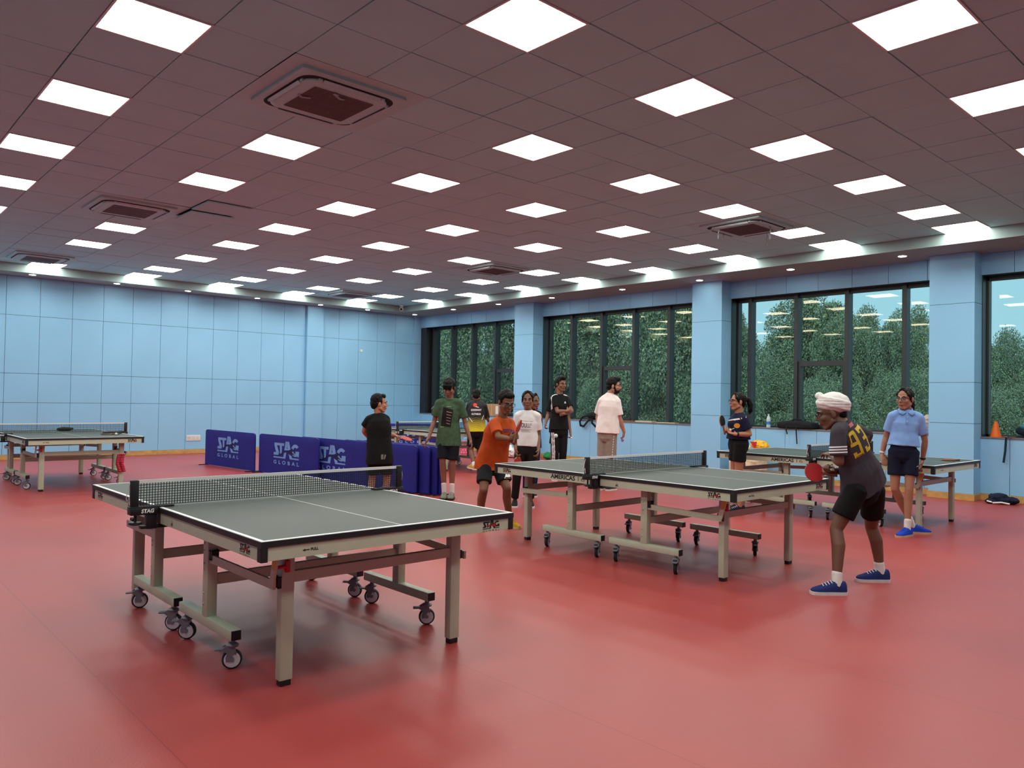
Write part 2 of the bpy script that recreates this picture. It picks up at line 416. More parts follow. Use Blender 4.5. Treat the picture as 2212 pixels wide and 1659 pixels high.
# lights
def row_word(n): return ['first','second','third','fourth','fifth','sixth','seventh','eighth','ninth','tenth','eleventh','twelfth'][n]
fr = MB(); h = .298; fr.box((-h,-h,-.008), (h,-h+.014,.02)); fr.box((-h,h-.014,-.008), (h,h,.02)); fr.box((-h,-h+.014,-.008), (-h+.014,h-.014,.02)); fr.box((h-.014,-h+.014,-.008), (h,h-.014,.02))
fm = fr.mesh('frame', M['white']); q = h-.014
dm = MB().add([(-q,-q,-.004),(-q,q,-.004),(q,q,-.004),(q,-q,-.004)], [(0,1,2,3)]).mesh('diffuser', M['light'])
def cell_place(a, c):
    n = max(0, round((22.5-c)/3)); k = max(0, round((13.5-a)/3))
    return ('against the window border' if a > 13 else '%s in from the window side' % row_word(k-1)), ('against the far border' if c > 22 else '%s row from the far wall' % row_word(min(n-1, 11)))
for a, c in LIGHTS:
    ra, rb = cell_place(a, c)
    r = thing('ceiling_light', 'square LED ceiling panel, %s, %s' % (rb, ra), 'light', (GA+a*.6, GB+c*.6, ZC), 0, 'square LED panels in the tiled ceiling')
    link('frame', fm, r); link('diffuser', dm, r)
# downlights in the border
pr = MB().lathe([(.062,.004),(.075,.0),(.075,-.006),(.058,-.008)], n=24).mesh('rim', M['white'], True)
pl = MB().lathe([(.0005,-.0095),(.057,-.0095),(.057,-.004),(.0005,-.004)], n=24).mesh('lens', M['dl'])
DLW = [3.36+1.59*k for k in range(-3, 7)]
DLX = [(x, 18.02, 'along the far wall, %s from the corner') for x in (12.7, 11.15, 9.75, 8.05, 6.4, 4.9, 3.33, 1.75)]
DLY = [(12.62, y, 'above the windows, %s from the corner') for y in (16.15, 14.35, 12.5, 10.42, 8.52, 6.66, 4.8, 3.08, 1.3)]
for L in (DLX, DLY):
    for n, (x, y, s) in enumerate(L):
        r = thing('downlight', 'small round downlight in the plaster ceiling border '+s % row_word(n), 'light', (x, y, ZB), 0, 'round downlights in the plaster border')
        link('rim', pr, r); link('lens', pl, r)
# cassette air conditioners
def rrect(hx, hy, r, n=6):
    p = []
    for cx, cy, a0 in ((hx-r, hy-r, 0), (-hx+r, hy-r, 90), (-hx+r, -hy+r, 180), (hx-r, -hy+r, 270)):
        for i in range(n+1): a = math.radians(a0+90*i/n); p.append((cx+r*math.cos(a), cy+r*math.sin(a)))
    return p
def ring3(hx, hy, r, z): return [V((x, y, z)) for x, y in rrect(hx, hy, r)]
SV = mat('vane_grey', (176,204,206), .5)
SLOT = mat('air_slot', (18,18,20), .8)
RIB = mat('ribbon_film', (150,160,165), .5)
def make_ac(label, loc, kind):
    r = thing('air_conditioner', label, 'air conditioner', loc, 0, 'cassette air conditioners in the ceiling')
    p = MB(); p.loft([ring3(.6,.6,.01,.0), ring3(.6,.6,.01,-.004)]); p.loft([ring3(.475,.475,.02,-.002), ring3(.475,.475,.02,-.026), ring3(.455,.455,.02,-.034), ring3(.42,.42,.14,-.036)])
    p.build('panel', M['offwhite'], r)
    MB().bbox((-.42,-.42,.0005), (.42,.42,.0295), .003).build('casing', M['offwhite'], r)
    MB().loft([ring3(.424,.424,.13,-.0365), ring3(.424,.424,.13,-.038)]).build('air_slot', SLOT, r)
    c = MB(); c.loft([ring3(.385,.385,.13,-.036), ring3(.385,.385,.13,-.05), ring3(.36,.36,.12,-.058), ring3(.33,.33,.1,-.058)])
    c.build('cover', M['offwhite'], r)
    g = MB(); g.box((-.27,-.27,-.0605), (.27,.27,-.057), 1)
    for k in range(28): g.box((-.27+.02*k,-.27,-.0625), (-.266+.02*k,.27,-.06), 0)
    for k in range(5): g.box((-.27,-.272+.134*k,-.0635), (.27,-.267+.134*k,-.06), 0)
    g.build('grille', [mat('grille_bar', (112,98,92), .6) if 'gbar' not in M else M['gbar'], M['dgrey'], M['offwhite']], r)
    for k in range(4):
        a = PI/2*k; d = V((math.cos(a), math.sin(a), 0)); t = V((-math.sin(a), math.cos(a), 0))
        for s in (-1, 1): MB().cyl(d*.39+t*.27*s+V((0,0,-.044)), d*.39+t*.30*s+V((0,0,-.044)), .012, n=8).build('vane_pivot', M['offwhite'], r)
        v = MB(); v.bar(d*.398+t*-.26+V((0,0,-.054)), d*.398+t*.26+V((0,0,-.054)), .006, .028, up=(d*(.75)+V((0,0,.66)))); v.build('vane', SV, r)
    if kind == 'ribbons':
        for (x, y, l) in ((-.36,.22,.16), (-.05,.34,.12), (.02,-.36,.19), (.40,-.1,.2)):
            w_ = MB(); pts = [V((x+.012*math.sin(9*i*.2), y+.01*math.cos(7*i*.2), -.05-l*i/6)) for i in range(7)]
            for i in range(6): w_.bar(pts[i], pts[i+1], .016, .0015, up=(1,.3,0))
            w_.build('ribbon', RIB, r)
    elif kind == 'torn':
        for pts in ([(-.30,-.05,-.066),(-.26,-.03,-.075),(-.19,-.05,-.07)], [(-.1,-.27,-.07),(-.03,-.24,-.085),(.03,-.21,-.068)], [(-.12,-.3,-.085),(-.06,-.27,-.075)]):
            w_ = MB()
            for i in range(len(pts)-1): w_.bar(pts[i], pts[i+1], .02, .0015, up=(0,.2,1))
            w_.build('ribbon', RIB, r)
    return r
M['gbar'] = mat('grille_bar', (112,98,92), .6)
ACL = ['white cassette air conditioner nearest the viewer, between the front ceiling lights', 'white cassette air conditioner beside the dropped ceiling tile on the left',
       'white cassette air conditioner at the far left against the ceiling border', 'white cassette air conditioner with ribbons hanging from it, near the windows on the right',
       'white cassette air conditioner in the middle distance near the window side', 'white cassette air conditioner furthest away, near the room corner']
for i, (a, c) in enumerate(AC): make_ac(ACL[i], (GA+a*.6, GB+c*.6, ZC), ('torn', '', '', 'ribbons', '', '')[i])
# security camera in the ceiling corner
r = thing('security_camera', 'small white bullet security camera in the far ceiling corner', 'camera', (FX-.17, FY-.17, ZC))
MB().lathe([(.06,0),(.06,-.03),(.035,-.045)], n=20).build('mount', M['white'], r, True)
d = V((-.64,-.75,-.25)).normalized(); c0 = V((0,0,-.1))
MB().tube([c0-d*.06, c0-d*.055, c0+d*.09, c0+d*.1], [.02,.05,.05,.046], 18).build('housing', M['white'], r, True)
MB().cyl(c0+d*.101, c0+d*.106, .034, n=18).build('camera_lens', M['black'], r, True)
# power outlet
r = thing('power_outlet', 'white three-gang power outlet low on the blue panelled wall', 'outlet', (6.78, Y1, .365))
MB().bbox((-.16,-.012,-.065), (.16,0,.065), .005).build('plate', M['white'], r)
for x in (-.1, 0, .1): MB().bbox((x-.035,-.016,-.035), (x+.035,-.0125,.035), .003).build('switch', mat('switch_grey', (205,205,205), .4) if x < -.05 else bpy.data.materials['switch_grey'], r)
tag(MB().lathe([(.0005,0),(.035,0),(.04,.006),(.04,.014),(.0005,.016)], n=20).build('wall_fitting', M['white'], None, True, (11.27, Y1-.017, 2.66)), 'small round white fitting high on the blue panelled wall', 'wall fitting').rotation_euler = (-PI/2, 0, 0)

sun = bpy.data.objects.new('sun', bpy.data.lights.new('sun', 'SUN')); COL.objects.link(sun); sun.data.energy = 3.4; sun.data.angle = .9; sun.data.color = (1,.97,.9)  # soft directional fill added to brighten the trees; the sky outside is overcast
sun.rotation_euler = V((.62,.25,-.74)).to_track_quat('-Z', 'Y').to_euler()

cy = SC.cycles; cy.adaptive_threshold = .03; cy.max_bounces = 7; cy.diffuse_bounces = 4; cy.glossy_bounces = 3; cy.transparent_max_bounces = 8; cy.caustics_reflective = False; cy.caustics_refractive = False

# ------------------------------------------------------------------ logo pieces (x right, y up, about 4.3 wide)
LOGO = {'S': [[(.12,2.0),(.5,2.0),(.55,1.62),(.92,.6),(.78,.22),(0,.22),(.02,.62),(.42,.62),(.12,1.62)]],
        'T': [[(.45,2.0),(1.8,2.0),(1.76,1.62),(.45,1.62)], [(1.02,1.62),(1.4,1.62),(1.38,.42),(1.1,.3)]],
        'A': [[(2.02,2.28),(2.34,2.28),(2.2,.9),(2.06,-.2),(1.66,-.2)], [(2.34,2.28),(2.62,2.28),(3.2,-.2),(2.8,-.2),(2.3,1.6)], [(2.08,1.25),(2.6,1.25),(2.68,.95),(2.03,.95)]],
        'U': [[(0,0),(1.72,0),(1.68,-.2),(0,-.2)], [(3.1,0),(4.25,0),(4.25,-.2),(3.16,-.2)]]}
def arc(cx, cy, ro, ri, a0, a1, n=14, ky=1.):
    o = [(cx+ro*math.cos(math.radians(a0+(a1-a0)*i/n)), cy+ky*ro*math.sin(math.radians(a0+(a1-a0)*i/n))) for i in range(n+1)]
    q = [(cx+ri*math.cos(math.radians(a1+(a0-a1)*i/n)), cy+ky*ri*math.sin(math.radians(a1+(a0-a1)*i/n))) for i in range(n+1)]
    return o, q
def logo_g():
    o, q = arc(3.65, 1.1, .68, .33, 40, 320, 14, 1.3); ps = []
    for i in range(14): ps.append([o[i], o[i+1], q[13-i], q[14-i]])
    ps.append([(3.7,1.0),(4.28,1.0),(4.25,.2),(3.93,.3),(3.95,.72),(3.7,.72)])
    return ps
STAG = [(1.05,.2),(1.35,.28),(1.75,.62),(2.2,.72),(2.45,.62),(2.95,.35),(3.45,.15),(3.4,.28),(3.05,.55),(3.35,.48),(3.6,.4),(3.5,.55),(3.15,.78),(3.2,.95),(3.42,1.0),(3.5,1.12),(3.3,1.2),(3.12,1.42),(3.05,1.3),(2.92,1.48),(2.9,1.2),(2.6,1.06),(2.1,1.02),(1.75,.98),(1.5,1.1),(1.55,.85),(1.3,.5),(1.0,.38)]
def flat(polys, mats, k, name, mi=None, ky=1.):
    b = MB()
    for i, p in enumerate(polys):
        b.add([(x*k, y*k*ky, 0) for x, y in p], [tuple(range(len(p)))], mi or 0)
    return b.mesh(name, mats)
def logo_meshes(width, inkm, stagm, name='logo', ky=1.):
    k = width/4.3; out = []
    polys = LOGO['S']+LOGO['T']+LOGO['A']+LOGO['U']+logo_g()
    polys = [[(x-2.15, y) for x, y in p] for p in polys]
    a = flat(polys, inkm, k, name, ky=ky)
    st = flat([[(x-2.15, y) for x, y in STAG]], stagm, k, 'leaping_stag', ky=ky)
    for v in st.vertices: v.co.z += .0006
    g = text_mesh('GLOBAL', (.5 if width > .3 else .56)*k, inkm, bold=(.003 if width > .3 else .0), space=1.9, name='wordmark', width=width)
    for v in g.vertices: v.co.y = v.co.y*(.7+.3*ky)-.62*k*(.55+.45*ky)
    return [a, st, g]
def put_logo(parent, w_, o, ex, ey, inkm, stagm, n=3):
    for me in logo_meshes(w_, inkm, stagm, ky=.64)[:n]:
        place_flat(me, o, ex, ey); link('logo' if me.name.startswith('logo') else me.name.split('.')[0], me, parent)

# ------------------------------------------------------------------ table
def caster_meshes():
    w_ = MB(); w_.lathe([(.006,-.016),(.02,-.018),(.0405,-.016),(.047,-.014),(.05,-.008),(.05,.008),(.047,.014),(.0405,.016),(.02,.018),(.006,.016)], n=28)
    wm = MB(); wm.v = [(z, x, y) for x, y, z in w_.v]; wm.f = w_.f
    wm.m = [0]*len(w_.f)
    me = wm.mesh('wheel', [M['rubber'], M['hub']], True)
    for p in me.polygons:
        c = p.center; r = math.hypot(c.y, c.z)
        if r < .0405: p.material_index = 1
    f = MB(); f.cyl((0,0,.118), (0,0,.15), .014, n=12); f.lathe([(.03,.112),(.034,.122),(.02,.132)], n=16)
    for s in (-1, 1):
        pr_ = [(-.005,.122),(.036,.108),(.042,.09),(.024,.068),(.012,.042),(-.006,.040),(-.008,.058),(.0,.082),(-.03,.104)]
        f.prism([(y, z) for y, z in pr_], (s*.021-.003, -.024, 0), (0,1,0), (0,0,1), .006)
    f.prism([(-.03,.104),(.036,.108),(.046,.082),(.042,.07),(.02,.098)], (-.02,-.024,0), (0,1,0), (0,0,1), .04)
    f.bbox((-.02,-.086,.098), (.02,-.03,.107), .003)
    f.cyl((-.026,0,.05), (.026,0,.05), .011, n=12)
    return me, f.mesh('fork', M['castergrey'], True)
WHEEL, FORK = caster_meshes()

def make_table(label, loc, amer=True):
    r = thing('table_tennis_table', label, 'table tennis table', loc, 0, 'folding table tennis tables')
    Z = .76
    for s in (-1, 1):
        y0, y1 = (-1.37, -.004) if s < 0 else (.004, 1.37)
        MB().bbox((-.7625, y0, Z-.022), (.7625, y1, Z), .0015).build('table_top', M['tgreen'], r)
        e = MB(); ey = s*1.37
        a, c_ = sorted((y0, y1))
        e.box((-.765, a, Z-.03), (-.7, c_, Z-.0215)); e.box((.7, a, Z-.03), (.765, c_, Z-.0215)); e.box((-.765, min(ey, ey-s*.06), Z-.03), (.765, max(ey, ey-s*.06), Z-.0215))
        for sx_ in (-1, 1): e.box((min(sx_*.7625, sx_*.7655), a, Z-.03), (max(sx_*.7625, sx_*.7655), c_, Z-.003))
        e.box((-.7655, min(ey, ey+s*.003), Z-.03), (.7655, max(ey, ey+s*.003), Z-.003))
        e.build('edge_band', M['edge'], r)
        # apron frame
        p = MB(); zb = Z-.093
        for sx_ in (-1, 1): p.box((min(sx_*.759, sx_*.734), a+.03, zb), (max(sx_*.759, sx_*.734), c_-.03, Z-.03))
        p.box((-.73, min(ey-s*.004, ey-s*.03), zb), (.73, max(ey-s*.004, ey-s*.03), Z-.03))
        im = s*.012; p.box((-.73, min(im, im+s*.02), zb), (.73, max(im, im+s*.02), Z-.03))
        for q in (-.3, .3): p.box((q-.02, a+.03, zb+.02), (q+.02, c_-.03, Z-.031))
        p.build('apron', M['frame'], r)
        for sx_ in (-1, 1):
            c = MB(); c.bbox((min(sx_*.765, sx_*.73), min(ey+s*.002, ey-s*.04), zb-.004), (max(sx_*.765, sx_*.73), max(ey+s*.002, ey-s*.04), Z-.028), .004); c.build('corner_cap', M['edge'], r)
            c = MB(); c.box((min(sx_*.762, sx_*.73), min(s*.004, s*.035), zb-.002), (max(sx_*.762, sx_*.73), max(s*.004, s*.035), Z-.03)); c.build('centre_cap', M['edge'], r)
            # legs
            x, y = sx_*.52, s*1.126
            l = MB(); l.bbox((x-.034, y-.026, .028), (x+.034, y+.026, zb+.02), .005); lo = l.build('leg', M['frame'], r, True)
            MB().bbox((x-.028, y-.022, 0), (x+.028, y+.022, .03), .003).build('foot', M['black'], lo)
            # upright, base beam, casters
            xb = sx_*.62
            u = MB(); u.bbox((xb-.028, s*.43-.034, .2), (xb+.028, s*.43+.034, zb+.03), .004)
            for zz in (.27,.33,.46,.49,.56,.6): u.sph((xb-.029, s*.43+.012, zz), .006, 8)
            u.build('upright', M['frame'], r, True)
            bmx = MB(); bmx.bbox((xb-.028, min(s*.045, s*.79), .152), (xb+.028, max(s*.045, s*.79), .206), .004); bo = bmx.build('base_beam', M['frame'], r, True)
            for yy in (s*.045, s*.79): MB().bbox((xb-.0255, yy-.003, .1545), (xb+.0255, yy+.003, .2035), .002).build('end_cap', M['black'], bo)
            for yy in (s*.11, s*.745):
                co = link('caster', FORK, r, (xb, yy, .002)); co.rotation_euler = (0, 0, rnd.uniform(-.5, .5)+(.35 if s < 0 else -.2)); link('wheel', WHEEL, co, (0, 0, .048))
            # strut to the leg and its joint
            st = MB(); st.bar((xb-sx_*-.012, s*.44, .522), (xb-sx_*.03, s*1.15, .5), .014, .045); st.bbox((x+sx_*.034, y-.022, .482), (x+sx_*.05, y+.026, .532), .004, 1)
            st.build('strut', [M['frame'], M['black']], r)
            MB().bbox((xb-.02, s*.43+s*.034, .52), (xb+.02, s*.43+s*.06, .565), .006).build('stop_block', M['black'], r)
        # cross bars
        MB().bbox((-.6, s*.43-.014, .37), (.6, s*.43+.014, .43), .004).build('cross_bar', M['frame'], r)
        MB().bbox((-.49, s*1.126-.016, .497), (.49, s*1.126+.016, .553), .004).build('cross_bar', M['frame'], r)
        # lock lever near the left end leg
        lx, ly = s*.60, s*1.19
        k = MB(); k.bar((lx, ly, .672), (lx-s*.0, ly-s*.05, .50), .012, .04, up=(0,1,0)); kb = k.build('lock_lever', M['frame'], r)
        MB().bar((lx+s*.007, ly-s*.004, .655), (lx+s*.007, ly-s*.026, .58), .001, .026, up=(0,1,0)).build('lock_sticker', M['yellowtag'], kb)
        t = text_mesh('LOCK 2', .024, M['ink'], bold=.0004, name='lock_sticker_lettering', width=.066)
        place_flat(t, (lx+s*.0078, ly-s*.015, .618), (0,-s*.28,-.96) if s > 0 else (0,.28,-.96), (0,s*.96,-.28) if s > 0 else (0,.96,.28)); 
        kn = MB(); kn.cyl((lx, ly-s*.03, .585), (lx-s*.07, ly-s*.03, .585), .009, n=12); kn.bbox((lx-s*.07-.012, ly-s*.03-.012, .555), (lx-s*.07+.012, ly-s*.03+.012, .615), .006); kn.build('lock_knob', M['red'], kb, True)
        # printing on the apron: end, and the two long sides
        n_ = V((0, s, 0)); ex = V((-s, 0, 0))
        put_logo(r, .125, V((0, s*1.3672, Z-.074))+ex*-(-.6), ex, (0,0,1), M['ink'], M['redink'])
        ar = MB(); o = V((0, s*1.3672, Z-.062))+ex*-.56
        ar.v = [tuple(o+ex*px+V((0,0,1))*pz) for px, pz in ((0,0),(.014,.006),(.014,.002),(.036,.002),(.036,-.002),(.014,-.002),(.014,-.006))]; ar.f = [(0,6,5,4,3,2,1)]; ar.m = [0]; ar.build('arrow_mark', M['ink'], r)
        t = text_mesh('PULL', .018, M['ink'], bold=.0006, name='pull_lettering'); place_flat(t, o+ex*.062, ex, (0,0,1)); link('pull_lettering', t, r)
        for sx_ in (-1, 1):
            ex = V((0, -sx_*-1*-1, 0)) if False else V((0, sx_, 0)); f0 = V((sx_*.7598, 0, Z-.074))
            put_logo(r, .115, f0+V((0, s*1.19, 0)), ex, (0,0,1), M['ink'], M['redink'])
            if s*sx_ < 0 and amer:
                t = text_mesh('AMERICAS', .055, M['ink'], bold=.0018, name='model_lettering', width=.31); place_flat(t, f0+V((0, s*.42, .014)), ex, (0,0,1)); link('model_lettering', t, r)
                t = text_mesh('16', .055, M['greyink'], bold=.0006, name='model_number', width=.085); place_flat(t, f0+V((0, s*.42, .014))+ex*.22, ex, (0,0,1)); link('model_number', t, r)
            else:
                sg = MB()
                for q in ([(-.016,0),(.02,0),(.02,.003),(-.016,.003)], [(-.012,.006),(.012,.006),(.016,.02),(.010,.02),(.006,.012),(-.004,.014),(-.012,.012)], [(-.002,.016),(.002,.016),(.004,.034),(.001,.034)]):
                    sg.add([tuple(f0+V((0, s*.22, -.008))+ex*px+V((0,0,1))*pz) for px, pz in q], [tuple(range(len(q)))])
                sg.build('approval_mark', M['ink'], r)
    return r
def make_net(label, loc):
    r = thing('table_tennis_net', label, 'net', loc, 0, 'table tennis nets')
    Z = 0.0
    n = MB(); H0, H1 = Z+.012, Z+.145; t = .0017
    nx = 116
    for i in range(nx+1): x = -.905+1.81*i/nx; n.box((x-t, -t, H0), (x+t, t, H1))
    for j in range(10): z = H0+(H1-H0)*j/9.; n.box((-.905, -t*.9, z-t), (.905, t*.9, z+t))
    n.build('net_mesh', M['thread'], r)
    MB().box((-.905, -.0035, H1-.004), (.905, .0035, H1+.0145)).build('net_tape', M['white'], r)
    for s in (-1, 1):
        p = MB(); p.bbox((min(s*.915, s*.872), -.017, Z-.03), (max(s*.915, s*.872), .017, H1+.016), .005); po = p.build('net_post', M['black'], r, True)
        c = MB(); c.bbox((min(s*.92, s*.68), -.03, Z+.0008), (max(s*.92, s*.68), .03, Z+.011), .003)
        c.bbox((min(s*.92, s*.772), -.034, Z-.036), (max(s*.92, s*.772), .034, Z+.004), .004); c.bbox((min(s*.86, s*.7), -.022, Z-.118), (max(s*.86, s*.7), .022, Z-.1), .003); c.bbox((min(s*.83, s*.775), -.026, Z-.12), (max(s*.83, s*.775), .026, Z-.03), .004)
        cl = c.build('net_clamp', M['black'], r, True)
        k = MB(); k.cyl((s*.885, 0, Z-.04), (s*.885, 0, Z-.085), .007, n=10); k.lathe([(.012,-.075),(.034,-.078),(.036,-.09),(.02,-.096)], (s*.885, 0, Z), 18); k.build('clamp_knob', M['black'], r, True)
        for sy in (-1, 1):
            tm = text_mesh('STAG', .03, M['whiteink'], bold=.0012, shear=.15, name='clamp_lettering', width=.07)
            place_flat(tm, (s*.83, sy*.0345, Z-.016), (-sy, 0, 0), (0,0,1)); link('clamp_lettering', tm, cl)
        MB().tube([(s*.918, .0, H1), (s*.93, .004, H1-.05), (s*.932, .012, H1-.09), (s*.925, .014, H1-.105), (s*.92, .002, H1-.08), (s*.918, -.002, Z+.02)], .0022, 6).build('tension_cord', M['cord'], r, True)
    return r
TABS = [('A', (2.285, 4.676), 'grey-green table tennis table in the foreground, nearest the viewer, nobody playing'),
        ('B', (5.94, 4.53), 'table tennis table in use, the turbaned player at its near end'),
        ('C', (3.0, 13.62), 'table tennis table at the far left with bats left on its top'),
        ('D', (9.92, 4.5), 'table tennis table by the windows that the girl in blue polo leans on'),
        ('E', (9.68, 13.0), 'table tennis table at the back behind the boy in green shirt')]
T0 = N0 = None
for key, (x, y), lab in TABS:
    nl = {'A': 'black net with white tape clamped to the foreground table', 'B': 'net clamped to the table in use before the turbaned player', 'C': 'net on the far left table, stretched before the blue wall',
          'D': 'net on the window-side table, behind the turbaned player\'s raised hand', 'E': 'net on the rearmost table beside the boy in black tee'}[key]
    if T0 is None: T0 = tt = make_table(lab, (x, y, 0)); N0 = make_net(nl, (x, y, .76))
    else: tt = dup(T0, (x, y, 0), lab); dup(N0, (x, y, .76), nl)
    for c in bpy.data.objects:
        if c.parent == tt and c.name.startswith('caster'): c.rotation_euler.z = math.radians({'A': -120, 'B': -62, 'C': -105, 'D': -62, 'E': -105}[key])+rnd.uniform(-.3, .3)

# ------------------------------------------------------------------ cloth barriers
def make_barrier(L=1.94, H=.69, lab='', logo=True):
    r = thing('court_barrier', lab, 'barrier', (0,0,0), 0, 'blue cloth court barriers')
    # local: runs along +x from 0 to L, printed face towards -y
    t = .022; n = 26; bm = MB(); nz = 12
    def wob(x, z): return .006*noise.noise(V((x*3.1, z*2.2, .3)))+.003*noise.noise(V((x*9, z*3, 2.)))
    prof = []
    for (x, z) in rrect(L/2, H/2, .05, 5): prof.append((x+L/2, z+H/2+.012))
    def face(y, sgn):
        vs = []; fs = []
        for j in range(nz+1):
            for i in range(n+1):
                x = L*i/n; z = .012+H*j/nz; cx = min(x, L-x); cz = H+.012-z
                if cx < .05 and cz < .05:
                    dx, dz = .05-cx, .05-cz; d_ = math.hypot(dx, dz)
                    if d_ > .05: k_ = .05/d_; dx *= k_; dz *= k_; x = (.05-dx) if x < L/2 else L-(.05-dx); z = H+.012-(.05-dz)
                edge = min(cx, cz, .03)/.03
                vs.append((x, y*(.55+.45*edge)+wob(x, z)*edge, z))
        for j in range(nz):
            for i in range(n): a = j*(n+1)+i; fs.append((a, a+1, a+n+2, a+n+1))
        return vs, fs
    v1, f1 = face(-t, 1); v2, f2 = face(t, -1); bm.add(v1, f1); bm.add(v2, [tuple(reversed(f)) for f in f2])
    N = (n+1)*(nz+1); rim = [j*(n+1) for j in range(nz+1)]+[nz*(n+1)+i for i in range(1, n+1)]+[j*(n+1)+n for j in range(nz-1, -1, -1)]+[i for i in range(n-1, 0, -1)]
    fs = [(rim[k], rim[(k+1) % len(rim)], N+rim[(k+1) % len(rim)], N+rim[k]) for k in range(len(rim))]
    bm.add(v1+v2, fs); cl = bm.build('cloth_cover', M['bluecloth'], r, True)
    if logo:
        bv = BVHTree.FromPolygons([V(v) for v in v1], f1)
        for me, nm in zip(logo_meshes(.84, M['paleblue'], M['bluecloth2'], 'logo', ky=.62), ('logo', 'leaping_stag', 'wordmark')):
            b2 = bmesh.new(); b2.from_mesh(me); bmesh.ops.triangulate(b2, faces=b2.faces); bmesh.ops.subdivide_edges(b2, edges=b2.edges, cuts=2, use_grid_fill=True); b2.to_mesh(me); b2.free()
            extra = .0012 if nm == 'leaping_stag' else 0
            for v in me.vertices:
                x, z = v.co.x+L/2-.02, v.co.y+.325; h = bv.ray_cast(V((x, -1, z)), V((0,1,0)))
                v.co = V((x, (h[0].y if h[0] else -t)-.0015-extra, z))
            link(nm, me, r)
    for x in (.05, L-.05):
        f = MB(); f.bbox((x-.02, -.16, 0), (x+.02, .16, .014), .003); f.cyl((x, 0, .01), (x, 0, .05), .01, n=10); f.build('foot_bar', M['black'], r)
    return r
def place_barrier(src, a, bpt, lab, pre=None):
    a, bpt = V((a[0], a[1], 0)), V((bpt[0], bpt[1], 0)); d = bpt-a; rz = math.atan2(d.y, d.x)
    o = copy_tree(src) if pre is None else src
    o.location = a; o.rotation_euler = (0, 0, rz); o['label'] = lab; return o
B0 = make_barrier()
place_barrier(B0, (5.95, 15.55), (6.11, 13.62), 'blue printed cloth barrier furthest left, standing apart near the far wall', True)
place_barrier(B0, (6.17, 13.56), (6.32, 11.63), 'blue printed cloth barrier second from the left, partly covered by the next one')
place_barrier(B0, (6.37, 12.36), (6.52, 10.43), 'blue printed cloth barrier left of the boy in black tee, full logo showing')
B1 = make_barrier(logo=False, lab='blue cloth barrier whose top edge the boy in green rests beside')
place_barrier(B1, (6.56, 11.25), (6.655, 9.33), 'plain blue barrier directly behind the boy in black tee', True)
place_barrier(B1, (6.65, 11.05), (6.735, 9.15), 'plain blue barrier second in the tight stack by the boy in green')
place_barrier(B1, (6.73, 10.95), (6.80, 9.03), 'plain blue barrier third in the tight stack by the boy in green')
place_barrier(B1, (6.80, 10.85), (6.85, 8.93), 'plain blue barrier at the back of the stack by the boy in green')
place_barrier(B0, (11.25, 17.5), (12.75, 16.3), 'blue barrier standing behind the rearmost table')

